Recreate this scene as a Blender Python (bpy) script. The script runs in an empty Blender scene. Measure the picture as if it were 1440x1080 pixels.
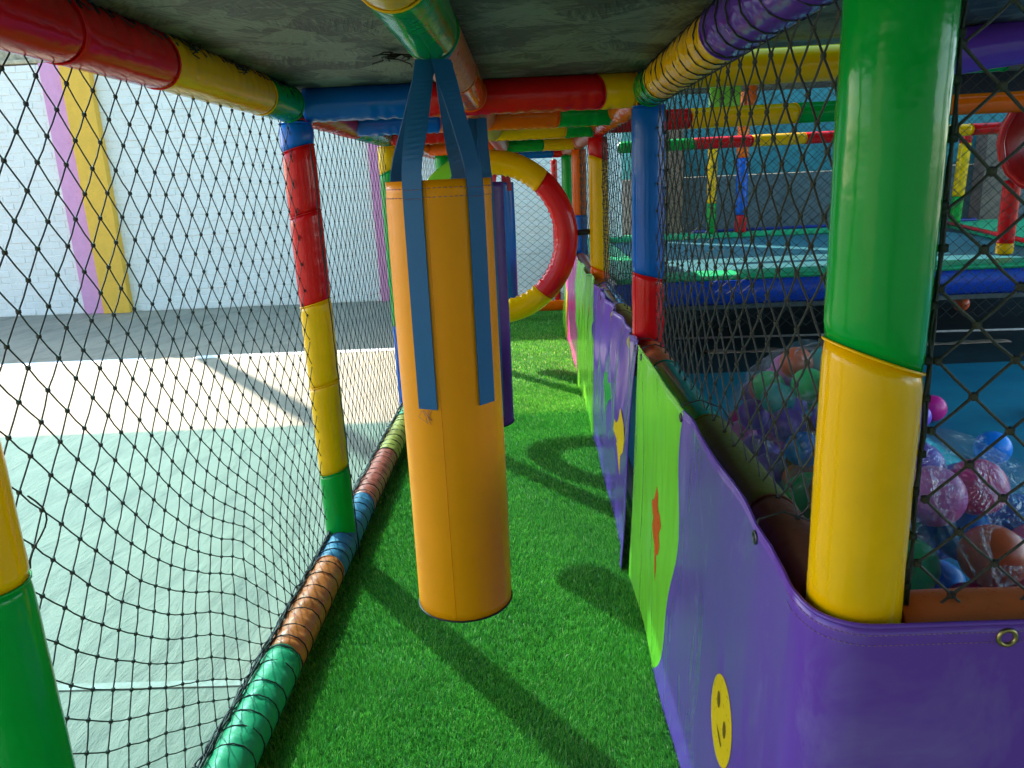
import bpy, math, random
import numpy as np
from mathutils import Vector, Matrix, noise
random.seed(7); RNG = np.random.default_rng(7)
S = bpy.context.scene
C = S.collection
PI = math.pi
# ------------------------------------------------------------------ camera
cd = bpy.data.cameras.new('camera'); cam = bpy.data.objects.new('camera', cd); C.objects.link(cam); S.camera = cam
cd.sensor_fit = 'HORIZONTAL'; cd.sensor_width = 36.0; cd.lens = 1065.0 / 1440.0 * 36.0
cd.clip_start = 0.02; cd.clip_end = 1500
_R = [(0.9988, -0.0391, -0.0284), (0.0173, -0.2572, 0.9662), (-0.0450, -0.9656, -0.2562)]
def _unit(v):
    n = math.sqrt(sum(c * c for c in v)); return tuple(c / n for c in v)
_fw = Vector(_unit((_R[0][2], _R[1][2], _R[2][2]))); _rt = Vector(_unit((_R[0][0], _R[1][0], _R[2][0])))
_up = _rt.cross(_fw).normalized(); _rt = _fw.cross(_up).normalized()
M = Matrix((( _rt.x, _up.x, -_fw.x, 0), (_rt.y, _up.y, -_fw.y, 0), (_rt.z, _up.z, -_fw.z, 1.35), (0, 0, 0, 1)))
cam.matrix_world = M
# ------------------------------------------------------------------ sky, sun, exposure
ELEV = math.radians(39.0)
SUNDIR = Vector((-0.606 * math.cos(ELEV), 0.796 * math.cos(ELEV), math.sin(ELEV)))   # towards the sun
w = bpy.data.worlds.new('World'); S.world = w; w.use_nodes = True
nt = w.node_tree; nt.nodes.clear()
sky = nt.nodes.new('ShaderNodeTexSky'); sky.sky_type = 'NISHITA'; sky.sun_disc = False
sky.sun_elevation = ELEV; sky.sun_rotation = math.atan2(SUNDIR.x, SUNDIR.y)
sky.dust_density = 1.2; sky.air_density = 1.0
bg = nt.nodes.new('ShaderNodeBackground'); bg.inputs[1].default_value = 0.15
wo = nt.nodes.new('ShaderNodeOutputWorld')
nt.links.new(sky.outputs[0], bg.inputs[0]); nt.links.new(bg.outputs[0], wo.inputs[0])
sd = bpy.data.lights.new('sun', 'SUN'); sd.energy = 3.0; sd.angle = math.radians(0.55); sd.color = (1.0, 0.87, 0.71)
sun = bpy.data.objects.new('sun', sd); C.objects.link(sun); sun.location = (-6, 8, 8)
sun.rotation_euler = SUNDIR.to_track_quat('Z', 'Y').to_euler()
S.view_settings.view_transform = 'Standard'; S.view_settings.look = 'None'
S.view_settings.gamma = 1.0; S.view_settings.use_curve_mapping = False
S.view_settings.exposure = 2.3
S.cycles.max_bounces = 12; S.cycles.diffuse_bounces = 6; S.cycles.glossy_bounces = 5
S.cycles.transparent_max_bounces = 16; S.cycles.sample_clamp_indirect = 6
S.cycles.use_denoising = True

# ------------------------------------------------------------------ helpers
def tag(o, label=None, cat=None, group=None, kind=None):
    if label: o['label'] = label
    if cat: o['category'] = cat
    if group: o['group'] = group
    if kind: o['kind'] = kind
    return o
def thing(name, label, cat, loc=(0, 0, 0), rz=0, group=None):
    o = bpy.data.objects.new(name, None); C.objects.link(o); o.location = loc; o.rotation_euler = (0, 0, rz)
    o.empty_display_size = 0.05
    return tag(o, label, cat, group)
class MB:
    """collects verts and faces; build() links ONE mesh object"""
    def __init__(s): s.v = []; s.f = []
    def add(s, vs, fs):
        n = len(s.v); s.v.extend([tuple(p) for p in vs]); s.f.extend([tuple(i + n for i in f) for f in fs])
    def box(s, x0, x1, y0, y1, z0, z1):
        s.add([(x0,y0,z0),(x1,y0,z0),(x1,y1,z0),(x0,y1,z0),(x0,y0,z1),(x1,y0,z1),(x1,y1,z1),(x0,y1,z1)],
              [(3,2,1,0),(4,5,6,7),(0,1,5,4),(1,2,6,5),(2,3,7,6),(3,0,4,7)])
    def tube(s, pts, r, sides=6, closed=False, caps=True):
        pts = [Vector(p) for p in pts]; n = len(pts)
        rr = r if hasattr(r, '__len__') else [r] * n
        up = Vector((0.13, 0.31, 0.94)); vs = []; prev = None
        for i, p in enumerate(pts):
            if closed: t = pts[(i + 1) % n] - pts[i - 1]
            else: t = pts[min(i + 1, n - 1)] - pts[max(i - 1, 0)]
            t.normalize()
            if prev is None:
                a = t.cross(up)
                if a.length < 0.2: a = t.cross(Vector((1, 0, 0)))
            else: a = prev - t * prev.dot(t)
            a.normalize(); prev = a; b = t.cross(a)
            for k in range(sides):
                q = 2 * PI * k / sides
                vs.append(p + (a * math.cos(q) + b * math.sin(q)) * rr[i])
        fs = []
        for i in range(n if closed else n - 1):
            j = (i + 1) % n
            for k in range(sides):
                l = (k + 1) % sides
                fs.append((i*sides+k, i*sides+l, j*sides+l, j*sides+k))
        if caps and not closed:
            fs.append(tuple(range(sides))[::-1]); fs.append(tuple((n-1)*sides+k for k in range(sides)))
        s.add(vs, fs)
    def knot(s, p, r, sq=1.0):
        x, y, z = p
        vs = [(x+r*sq,y,z),(x-r*sq,y,z),(x,y+r,z),(x,y-r,z),(x,y,z+r*1.1),(x,y,z-r*1.1)]
        q = r * 0.68
        vs += [(x+a*q*sq, y+b*q, z+c*q) for a in (1,-1) for b in (1,-1) for c in (1,-1)]
        I = lambda a,b,c: 6 + (0 if a>0 else 4) + (0 if b>0 else 2) + (0 if c>0 else 1)
        fs = []
        ax = {(1,0,0):0,(-1,0,0):1,(0,1,0):2,(0,-1,0):3,(0,0,1):4,(0,0,-1):5}
        for (a,b,c), i in ax.items():
            if a: ring = [(a,1,1),(a,-1,1),(a,-1,-1),(a,1,-1)]
            elif b: ring = [(1,b,1),(1,b,-1),(-1,b,-1),(-1,b,1)]
            else: ring = [(1,1,c),(-1,1,c),(-1,-1,c),(1,-1,c)]
            for k in range(4): fs.append((i, I(*ring[k]), I(*ring[(k+1)%4])))
        s.add(vs, fs)
    def ball(s, c, r, seg=16, rings=10):
        vs = [(c[0],c[1],c[2]+r)]
        for i in range(1, rings):
            th = PI*i/rings
            for k in range(seg):
                ph = 2*PI*k/seg; vs.append((c[0]+r*math.sin(th)*math.cos(ph), c[1]+r*math.sin(th)*math.sin(ph), c[2]+r*math.cos(th)))
        vs.append((c[0],c[1],c[2]-r)); fs = []
        for k in range(seg):
            fs.append((0, 1+k, 1+(k+1)%seg)); b = 1+(rings-2)*seg; fs.append((len(vs)-1, b+(k+1)%seg, b+k))
        for i in range(rings-2):
            for k in range(seg):
                a = 1+i*seg; l=(k+1)%seg; fs.append((a+k, a+seg+k, a+seg+l, a+l))
        s.add(vs, fs)
    def grid(s, fn, nu, nv, wrap_u=False):
        vs = [fn(i/(nu if wrap_u else nu-1 or 1), j/(nv-1)) for j in range(nv) for i in range(nu)]
        fs = []
        for j in range(nv-1):
            for i in range(nu if wrap_u else nu-1):
                k = (i+1) % nu; fs.append((j*nu+i, j*nu+k, (j+1)*nu+k, (j+1)*nu+i))
        s.add(vs, fs)
    def build(s, name, mat, parent=None, smooth=True, bevel=0, solid=0, recalc=False):
        me = bpy.data.meshes.new(name); me.from_pydata(s.v, [], s.f)
        if smooth: me.shade_smooth()
        me.materials.append(mat)
        if recalc:
            import bmesh
            b = bmesh.new(); b.from_mesh(me); bmesh.ops.recalc_face_normals(b, faces=b.faces); b.to_mesh(me); b.free()
        o = bpy.data.objects.new(name, me); C.objects.link(o)
        if parent is not None:
            o.parent = parent
            if parent.parent is None and parent.type == 'EMPTY':
                o.matrix_parent_inverse = Matrix.Identity(4)
        if solid:
            m = o.modifiers.new('thick', 'SOLIDIFY'); m.thickness = solid; m.offset = 0
        if bevel:
            m = o.modifiers.new('bevel', 'BEVEL'); m.width = bevel; m.segments = 2; m.limit_method = 'ANGLE'
        return o
def nz(*p): return noise.noise(Vector(p))

# ------------------------------------------------------------------ materials
def newmat(name):
    m = bpy.data.materials.new(name); m.use_nodes = True
    n = m.node_tree.nodes; return m, n, m.node_tree.links, n['Principled BSDF']
def mnode(n, l, op, a, b=None, c=None):
    x = n.new('ShaderNodeMath'); x.operation = op
    for i, v in enumerate((a, b, c)):
        if v is None: continue
        if isinstance(v, (int, float)): x.inputs[i].default_value = v
        else: l.new(v, x.inputs[i])
    return x.outputs[0]
def noisen(n, l, coord, scale, detail=4, rough=0.55, stretch=None, dist=0):
    t = n.new('ShaderNodeTexNoise'); t.inputs['Scale'].default_value = scale; t.inputs['Detail'].default_value = detail
    t.inputs['Roughness'].default_value = rough; t.inputs['Distortion'].default_value = dist
    if stretch:
        mp = n.new('ShaderNodeMapping'); mp.inputs['Scale'].default_value = stretch[:3]
        if len(stretch) > 3: mp.inputs['Rotation'].default_value = stretch[3:]
        l.new(coord, mp.inputs[0]); coord = mp.outputs[0]
    l.new(coord, t.inputs['Vector']); return t.outputs[0]
def ramp(n, l, fac, stops, interp='LINEAR'):
    r = n.new('ShaderNodeValToRGB'); cr = r.color_ramp; cr.interpolation = interp
    while len(cr.elements) < len(stops): cr.elements.new(0.5)
    for e, (p, c) in zip(cr.elements, stops):
        e.position = p; e.color = (*c, 1) if len(c) == 3 else c
    l.new(fac, r.inputs[0]); return r.outputs[0]
def bump(n, l, bsdf, h, strength, dist=0.01, prev=None):
    b = n.new('ShaderNodeBump'); b.inputs['Strength'].default_value = strength; b.inputs['Distance'].default_value = dist
    l.new(h, b.inputs['Height'])
    if prev is not None: l.new(prev, b.inputs['Normal'])
    l.new(b.outputs[0], bsdf.inputs['Normal']); return b.outputs[0]
def mixc(n, l, fac, a, b, mode='MIX'):
    x = n.new('ShaderNodeMix'); x.data_type = 'RGBA'; x.blend_type = mode
    if isinstance(fac, (int, float)): x.inputs[0].default_value = fac
    else: l.new(fac, x.inputs[0])
    for i, v in ((6, a), (7, b)):
        if isinstance(v, tuple): x.inputs[i].default_value = (*v, 1)
        else: l.new(v, x.inputs[i])
    return x.outputs[2]
def vinyl(name, col, rough=0.13, wear=0.10, wrinkle=0.35, spec=0.26):
    m, n, l, b = newmat(name)
    tc = n.new('ShaderNodeNewGeometry').outputs['Position']
    n1 = noisen(n, l, tc, 14, 5); n2 = noisen(n, l, tc, 70, 4, 0.65)
    dark = tuple(c * 0.8 for c in col); pale = tuple(min(1, c * 1.05 + 0.008) for c in col)
    c1 = ramp(n, l, n1, [(0.3, dark), (0.55, col), (0.8, pale)])
    l.new(mixc(n, l, wear * 3, col, c1), b.inputs['Base Color'])
    l.new(ramp(n, l, n2, [(0.3, (rough * 0.75,) * 3), (0.7, (rough * 1.5,) * 3)]), b.inputs['Roughness'])
    b.inputs['Specular IOR Level'].default_value = spec
    n3 = noisen(n, l, tc, 22, 3, 0.5)
    bump(n, l, b, n3, wrinkle * 0.22, 0.015)
    return m
RED = vinyl('red_vinyl', (0.72, 0.008, 0.010)); YEL = vinyl('yellow_vinyl', (0.95, 0.47, 0.0))
GRN = vinyl('green_vinyl', (0.001, 0.32, 0.035)); BLU = vinyl('blue_vinyl', (0.003, 0.12, 0.52))
ORG = vinyl('orange_vinyl', (0.95, 0.13, 0.0)); PUR = vinyl('purple_vinyl', (0.14, 0.04, 0.40))
LIM = vinyl('lime_vinyl', (0.24, 0.62, 0.03)); TEA = vinyl('teal_vinyl', (0.01, 0.26, 0.22))
WOR = vinyl('worn_orange_vinyl', (0.66, 0.15, 0.04), 0.3, 0.2); WRD = vinyl('worn_rose_vinyl', (0.56, 0.11, 0.07), 0.32, 0.25)
WYL = vinyl('worn_yellow_vinyl', (0.50, 0.36, 0.06), 0.5, 0.2); WBL = vinyl('worn_blue_vinyl', (0.05, 0.17, 0.30), 0.45, 0.2)
WGR = vinyl('worn_green_vinyl', (0.02, 0.30, 0.13), 0.4, 0.2); BRN = vinyl('brown_vinyl', (0.17, 0.05, 0.025), 0.4)
OLV = vinyl('olive_vinyl', (0.16, 0.16, 0.03), 0.4)
BAGY = vinyl('bag_vinyl', (1.0, 0.31, 0.0), 0.34, 0.06, 0.10, 0.2)
PURD = vinyl('plum_vinyl', (0.10, 0.03, 0.20), 0.35)
PMAT = dict(r=RED, y=YEL, g=GRN, b=BLU, o=ORG, p=PUR, l=LIM, t=TEA, wo=WOR, wr=WRD, wy=WYL, wb=WBL, wg=WGR, n=BRN, v=OLV)
PNAME = dict(r='red', y='yellow', g='green', b='blue', o='orange', p='purple', l='lime green', t='teal', wo='worn orange', wr='worn rose',
             wy='worn pale yellow', wb='faded blue', wg='scuffed green', n='brown', v='olive')
def plain(name, col, rough=0.6, metal=0.0, var=0.15, scale=30, bmp=0.2):
    m, n, l, b = newmat(name); tc = n.new('ShaderNodeNewGeometry').outputs['Position']
    n1 = noisen(n, l, tc, scale, 4)
    l.new(ramp(n, l, n1, [(0.3, tuple(c*(1-var) for c in col)), (0.7, tuple(min(1, c*(1+var)) for c in col))]), b.inputs['Base Color'])
    b.inputs['Roughness'].default_value = rough; b.inputs['Metallic'].default_value = metal
    bump(n, l, b, n1, bmp, 0.003); return m
CORD = plain('black_cord', (0.018, 0.02, 0.018), 0.65, 0, 0.4, 300)
CORDR = plain('brown_grey_net_cord', (0.045, 0.042, 0.034), 0.7, 0, 0.4, 300)  # paler brown-grey cord, set apart from the black one
BRASS = plain('brass', (0.42, 0.30, 0.12), 0.35, 1.0); STEEL = plain('dark_steel', (0.10, 0.10, 0.10), 0.4, 0.9)
BLACKM = plain('black_plastic', (0.015, 0.015, 0.015), 0.5)
def webbing():
    m, n, l, b = newmat('blue_webbing'); tc = n.new('ShaderNodeUVMap').outputs[0]
    wv = n.new('ShaderNodeTexWave'); wv.inputs['Scale'].default_value = 7.0; wv.bands_direction = 'X'
    l.new(tc, wv.inputs['Vector'])
    w2 = n.new('ShaderNodeTexWave'); w2.inputs['Scale'].default_value = 120.0; w2.bands_direction = 'Y'; l.new(tc, w2.inputs['Vector'])
    l.new(ramp(n, l, wv.outputs[1], [(0.0, (0.001, 0.075, 0.21)), (0.8, (0.002, 0.16, 0.42))]), b.inputs['Base Color'])
    b.inputs['Roughness'].default_value = 0.6
    p = bump(n, l, b, wv.outputs[1], 0.5, 0.0015); bump(n, l, b, w2.outputs[1], 0.3, 0.0008, p); return m
WEB = webbing()
THREAD = plain('thread', (0.30, 0.14, 0.22), 0.7)
def osb():
    m, n, l, b = newmat('painted_osb'); tc = n.new('ShaderNodeNewGeometry').outputs['Position']
    hs = []
    for k, (sc, off) in enumerate(((11, 0.0), (15, 4.3), (8, 8.9))):
        mp = n.new('ShaderNodeMapping'); mp.inputs['Location'].default_value = (off, off*0.7, 0); l.new(tc, mp.inputs[0])
        wn = n.new('ShaderNodeTexNoise'); wn.inputs['Scale'].default_value = 30; l.new(mp.outputs[0], wn.inputs['Vector'])
        wv = n.new('ShaderNodeVectorMath'); wv.operation = 'MULTIPLY_ADD'; l.new(wn.outputs[1], wv.inputs[0]); wv.inputs[1].default_value = (0.02,)*3; l.new(mp.outputs[0], wv.inputs[2])
        v = n.new('ShaderNodeTexVoronoi'); v.inputs['Scale'].default_value = sc; l.new(wv.outputs[0], v.inputs['Vector'])
        g = n.new('ShaderNodeSeparateColor'); l.new(v.outputs['Color'], g.inputs[0])
        vr = n.new('ShaderNodeVectorRotate'); vr.rotation_type = 'Z_AXIS'; l.new(mp.outputs[0], vr.inputs['Vector'])
        l.new(mnode(n, l, 'MULTIPLY', g.outputs[0], 3.14), vr.inputs['Angle'])
        st = noisen(n, l, vr.outputs[0], 1.0, 3, 0.6, (9, 95, 9))
        hs.append(mnode(n, l, 'ADD', mnode(n, l, 'MULTIPLY', st, 0.75), mnode(n, l, 'MULTIPLY', g.outputs[1], 0.35)))
    f = noisen(n, l, tc, 5, 5); g2 = noisen(n, l, tc, 160, 3)
    hh = mnode(n, l, 'MULTIPLY', mnode(n, l, 'ADD', mnode(n, l, 'MAXIMUM', hs[0], hs[1]), hs[2]), 0.62)
    c = ramp(n, l, hh, [(0.55, (0.014, 0.020, 0.015)), (0.66, (0.055, 0.068, 0.05)), (0.80, (0.20, 0.23, 0.165))])
    c = mixc(n, l, mnode(n, l, 'MULTIPLY', f, 0.45), c, (0.045, 0.056, 0.046))
    dk = ramp(n, l, noisen(n, l, tc, 30, 5, 0.7, (1, 3.5, 1, 0, 0, 0.7)), [(0.58, (1, 1, 1)), (0.68, (0.35, 0.35, 0.35))])
    l.new(mixc(n, l, 1.0, c, dk, 'MULTIPLY'), b.inputs['Base Color'])
    b.inputs['Roughness'].default_value = 0.5
    p = bump(n, l, b, hh, 0.9, 0.006); bump(n, l, b, g2, 0.25, 0.002, p); return m
OSB = osb()

# ------------------------------------------------------------------ the ground
def concrete():
    m, n, l, b = newmat('court_concrete'); tc = n.new('ShaderNodeNewGeometry').outputs['Position']
    big = noisen(n, l, tc, 0.9, 5, 0.6); streak = noisen(n, l, tc, 7, 6, 0.65, (1.0, 0.28, 1, 0, 0, -0.95), 0.6)
    fine = noisen(n, l, tc, 60, 5, 0.7)
    c = ramp(n, l, big, [(0.3, (0.225, 0.205, 0.15)), (0.7, (0.31, 0.27, 0.19))])
    c = mixc(n, l, 0.55, c, ramp(n, l, streak, [(0.32, (0.42, 0.46, 0.46)), (0.52, (1, 1, 1))]), 'MULTIPLY')
    spots = ramp(n, l, noisen(n, l, tc, 3.5, 6, 0.75), [(0.62, (1, 1, 1)), (0.72, (0.78, 0.8, 0.78))])
    c = mixc(n, l, 1.0, c, spots, 'MULTIPLY')
    l.new(c, b.inputs['Base Color']); b.inputs['Roughness'].default_value = 0.75
    p = bump(n, l, b, streak, 0.8, 0.03); bump(n, l, b, fine, 0.6, 0.006, p); return m
mb = MB(); mb.box(-250, 250, -250, 250, -0.3, 0.0)
tag(mb.build('ground', concrete(), smooth=False), kind='structure')
def linepaint():
    m, n, l, b = newmat('worn_white_paint'); tc = n.new('ShaderNodeNewGeometry').outputs['Position']
    a = noisen(n, l, tc, 22, 6, 0.75)
    l.new(ramp(n, l, a, [(0.42, (0.28, 0.24, 0.18)), (0.68, (0.40, 0.37, 0.31))]), b.inputs['Base Color'])
    b.inputs['Roughness'].default_value = 0.7; return m
LP = linepaint()
mb = MB(); mb.box(-3.0, -0.8, 1.85, 1.878, 0.0005, 0.004); tag(mb.build('painted_line', LP, smooth=False), kind='structure')
mb = MB(); mb.box(-9.5, -3.40, 6.36, 6.47, 0.0005, 0.004); mb.box(-2.95, -0.8, 6.36, 6.47, 0.0005, 0.004)  # line left open where the pole shadow crosses, shade put into its shape
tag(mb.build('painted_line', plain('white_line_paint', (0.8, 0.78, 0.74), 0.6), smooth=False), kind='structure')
def tealfloor():
    m, n, l, b = newmat('teal_floor_mat'); tc = n.new('ShaderNodeNewGeometry').outputs['Position']
    a = noisen(n, l, tc, 3, 5); f = noisen(n, l, tc, 40, 5, 0.7)
    l.new(ramp(n, l, a, [(0.3, (0.001, 0.17, 0.27)), (0.7, (0.004, 0.24, 0.36))]), b.inputs['Base Color'])
    b.inputs['Roughness'].default_value = 0.55; bump(n, l, b, f, 0.35, 0.004); return m
mb = MB(); mb.box(0.46, 9.0, 5.16, 9.86, 0.001, 0.005); tag(mb.build('painted_shade_floor', plain('painted_floor_shade', (0.006, 0.03, 0.04), 0.7, 0, 0.3, 8), smooth=False), kind='structure')  # near-black sheet, paints in the shade beneath the trampoline
mb = MB(); mb.box(0.46, 9.0, 0.86, 5.15, 0.001, 0.006)
tag(mb.build('pit_floor', tealfloor(), smooth=False), kind='structure')
# turf: backing sheet and blades
mb = MB(); mb.box(-0.80, 0.40, -0.6, 8.75, 0.001, 0.010)
tag(mb.build('turf_base', plain('turf_backing', (0.04, 0.16, 0.02), 0.9, 0, 0.4, 60), smooth=False), kind='structure')
def turf():
    m, n, l, b = newmat('turf_blades')
    at = n.new('ShaderNodeAttribute'); at.attribute_name = 'tone'
    c = ramp(n, l, at.outputs['Fac'], [(0.0, (0.03, 0.19, 0.02)), (0.5, (0.115, 0.47, 0.06)), (0.84, (0.33, 0.70, 0.11)), (0.92, (0.65, 0.78, 0.28)), (1.0, (0.85, 0.82, 0.5))])
    tc = n.new('ShaderNodeNewGeometry').outputs['Position']
    c = mixc(n, l, 0.5, c, ramp(n, l, noisen(n, l, tc, 4, 4), [(0.3, (0.6, 0.68, 0.6)), (0.7, (1.3, 1.15, 1.0))]), 'MULTIPLY')
    l.new(c, b.inputs['Base Color']); b.inputs['Roughness'].default_value = 0.32
    tr = n.new('ShaderNodeBsdfTranslucent'); l.new(c, tr.inputs[0]); mx = n.new('ShaderNodeMixShader'); mx.inputs[0].default_value = 0.38
    out = n['Material Output']; l.new(b.outputs[0], mx.inputs[1]); l.new(tr.outputs[0], mx.inputs[2]); l.new(mx.outputs[0], out.inputs[0]); return m
def blades():
    P = []; Wd = []; Ht = []
    for (y0, y1, dens, wid) in ((0.95, 1.9, 110000, 0.0016), (1.9, 3.0, 70000, 0.0020), (3.0, 5.0, 36000, 0.0028), (5.0, 8.7, 12000, 0.0045)):
        n = int(dens * (y1 - y0) * 1.12)
        p = np.stack([RNG.uniform(-0.78, 0.38, n), RNG.uniform(y0, y1, n)], 1)
        P.append(p); Wd.append(np.full(n, wid)); Ht.append(RNG.uniform(0.011, 0.024, n) * (1 if y0 < 3 else 1.1))
    P = np.concatenate(P); Wd = np.concatenate(Wd); Ht = np.concatenate(Ht); n = len(P)
    yaw = RNG.uniform(0, 2*PI, n); lean = RNG.uniform(0.1, 0.75, n)
    # nap of the pile: blades lean roughly the same way in wandering patches
    nap = 2.0 * np.sin(P[:, 0]*5 + 1.3*np.sin(P[:, 1]*2.1)) + P[:, 1]*0.6
    ld = np.where(RNG.uniform(0, 1, n) < 0.6, nap + RNG.normal(0, 0.7, n), RNG.uniform(0, 2*PI, n))
    dx = np.cos(yaw) * Wd / 2; dy = np.sin(yaw) * Wd / 2
    z0 = 0.009
    V = np.zeros((n, 5, 3), np.float32)
    bx, by = P[:, 0], P[:, 1]
    mx = bx + np.cos(ld) * lean * Ht * 0.28; my = by + np.sin(ld) * lean * Ht * 0.28
    tx = bx + np.cos(ld) * lean * Ht * 0.95; ty = by + np.sin(ld) * lean * Ht * 0.95
    V[:, 0] = np.stack([bx-dx, by-dy, np.full(n, z0)], 1); V[:, 1] = np.stack([bx+dx, by+dy, np.full(n, z0)], 1)
    zm = z0 + Ht * 0.55; V[:, 2] = np.stack([mx+dx*.85, my+dy*.85, zm], 1); V[:, 3] = np.stack([mx-dx*.85, my-dy*.85, zm], 1)
    V[:, 4] = np.stack([tx, ty, z0 + Ht * (1 - 0.25*lean)], 1)
    me = bpy.data.meshes.new('turf_blades'); me.vertices.add(n*5); me.vertices.foreach_set('co', V.ravel())
    base = (np.arange(n) * 5)[:, None]
    L = np.concatenate([base + np.array([0, 1, 2, 3]), base + np.array([3, 2, 4])], 1).astype(np.int32)
    me.loops.add(n*7); me.loops.foreach_set('vertex_index', L.ravel())
    me.polygons.add(n*2); st = np.stack([np.arange(n)*7, np.arange(n)*7+4], 1).astype(np.int32)
    me.polygons.foreach_set('loop_start', st.ravel())
    me.update(); me.validate()
    a = me.attributes.new('tone', 'FLOAT', 'POINT'); tone = np.clip(RNG.beta(1.5, 1.6, n) * 0.9 + (RNG.uniform(0, 1, n) < 0.03) * 0.3, 0, 1)
    a.data.foreach_set('value', np.repeat(tone, 5).astype(np.float32))
    me.materials.append(turf())
    o = bpy.data.objects.new('artificial_turf', me); C.objects.link(o)
    tag(o, 'short bright green artificial turf covering the padded corridor floor', 'grass', kind='stuff')
blades()

# ------------------------------------------------------------------ teal shade sail over the court
def sailmat():
    m, n, l, b = newmat('teal_shade_fabric')
    n.remove(b); out = n['Material Output']; tc = n.new('ShaderNodeNewGeometry').outputs['Position']
    t = n.new('ShaderNodeBsdfTransparent'); d = n.new('ShaderNodeBsdfTranslucent'); d2 = n.new('ShaderNodeBsdfDiffuse')
    c = ramp(n, l, noisen(n, l, tc, 0.8, 3), [(0.3, (0.24, 0.54, 0.60)), (0.7, (0.28, 0.60, 0.67))]); l.new(c, t.inputs[0])
    d.inputs[0].default_value = (0.25, 0.85, 0.82, 1); d2.inputs[0].default_value = (0.02, 0.5, 0.42, 1)
    m1 = n.new('ShaderNodeMixShader'); m1.inputs[0].default_value = 0.35; l.new(d.outputs[0], m1.inputs[1]); l.new(d2.outputs[0], m1.inputs[2])
    m2 = n.new('ShaderNodeMixShader'); m2.inputs[0].default_value = 0.16; l.new(t.outputs[0], m2.inputs[1]); l.new(m1.outputs[0], m2.inputs[2])
    l.new(m2.outputs[0], out.inputs[0]); return m
mb = MB()
mb.grid(lambda u, v: (-7.0 + 20*u, -4.0 + 12.35*v, 4.1 + 0.12*math.sin(u*9)*math.sin(PI*v)), 40, 20)
sail = mb.build('shade_sail', sailmat()); tag(sail, 'translucent teal shade sail stretched high over the play court', 'shade sail')

# ------------------------------------------------------------------ painted brick wall behind the court
def whitebrick(name, col, var):
    m, n, l, b = newmat(name); tc = n.new('ShaderNodeNewGeometry').outputs['Position']
    oi = n.new('ShaderNodeObjectInfo').outputs['Random']
    a = noisen(n, l, tc, 9, 6, 0.7); chips = noisen(n, l, tc, 26, 6, 0.8, (1, 1, 2.4)); big = noisen(n, l, tc, 0.8, 3)
    c = ramp(n, l, a, [(0.3, tuple(k*(1-var) for k in col)), (0.7, col)])
    c = mixc(n, l, mnode(n, l, 'MULTIPLY', oi, 0.10), c, tuple(k*0.75 for k in col))
    ch = ramp(n, l, chips, [(0.60, (0, 0, 0)), (0.68, (1, 1, 1))])
    c = mixc(n, l, mnode(n, l, 'MULTIPLY', ch, 0.65), c, tuple(k*0.30 for k in col))
    c = mixc(n, l, 0.35, c, ramp(n, l, big, [(0.3, (0.8, 0.84, 0.86)), (0.7, (1, 1, 1))]), 'MULTIPLY')
    l.new(c, b.inputs['Base Color']); b.inputs['Roughness'].default_value = 0.7
    bump(n, l, b, a, 0.5, 0.006); return m
WB = whitebrick('white_painted_brick', (0.93, 0.85, 0.76), 0.10)
MORT = plain('painted_mortar', (0.86, 0.79, 0.71), 0.8)
WY = 9.40; WTOP = 2.95
wall = thing('brick_wall', 'long white painted brick wall behind the court with pink and yellow pilasters', 'wall', (-3, WY + 0.1, 0))
def put(o, root):   # keep world coordinates under a moved root
    o.parent = root; o.matrix_parent_inverse = Matrix.Translation(-Vector(root.location)); return o
mb = MB(); mb.box(-11, 1.15, WY + 0.005, WY + 0.2, 0, WTOP - 0.02); put(mb.build('wall_core', MORT, smooth=False), wall)
mb = MB(); mb.box(-11, 1.15, WY - 0.01, WY + 0.22, WTOP, WTOP + 0.045)
mb.box(-11, -5.66, WY + 0.16, WY + 0.3, WTOP + 0.047, WTOP + 0.26)
put(mb.build('wall_coping', plain('stained_coping', (0.42, 0.34, 0.22), 0.9, 0, 0.5, 14), smooth=False, bevel=0.01), wall)
brickmesh = []
for k in range(7):
    lx, lz = 0.1155, 0.0365; r = random.Random(k); vs = []
    for (x, y, z) in [(-lx,0,-lz),(lx,0,-lz),(lx,0,lz),(-lx,0,lz)]:
        vs.append((x + r.uniform(-.002,.002), 0.001 + r.uniform(-.002,.003), z + r.uniform(-.0015,.0015)))
    fr = [(v[0]*0.965, v[1]-0.0035, v[2]*0.91) for v in vs]; bk = [(v[0], 0.016, v[2]) for v in vs]
    me = bpy.data.meshes.new('brick'); me.from_pydata(fr + vs + bk, [], [(0,1,2,3)] + [(i, i+4, (i+1)%4+4, (i+1)%4) for i in range(4)] + [(i+4, i+8, (i+1)%4+8, (i+1)%4+4) for i in range(4)])
    me.materials.append(WB); brickmesh.append(me)
cnt = 0; rest = MB(); slots = []
for row in range(36):
    z = 0.045 + row * 0.0815
    if z > WTOP - 0.05: break
    for col in range(52):
        x = -11 + 0.12 + col * 0.237 + (0.118 if row % 2 else 0)
        if x > 1.0: continue
        slots.append((x, z))
slots.sort(key=lambda q: abs(q[0] + 4.0) * 1.0 + abs(q[1] - 1.4) * 0.6)
for i, (x, z) in enumerate(slots):
    me = brickmesh[random.randrange(7)]; dy = random.uniform(-0.003, 0.003)
    if i < 295:
        o = bpy.data.objects.new('brick', me); C.objects.link(o); o.parent = wall
        o.matrix_parent_inverse = Matrix.Translation(-Vector(wall.location)); o.location = (x, WY + dy, z)
    else:
        rest.add([(v.co.x + x, v.co.y + WY + dy, v.co.z + z) for v in me.vertices], [tuple(p.vertices) for p in me.polygons])
tag(put(rest.build('brick_courses', WB, smooth=False), wall), kind='stuff')
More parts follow.
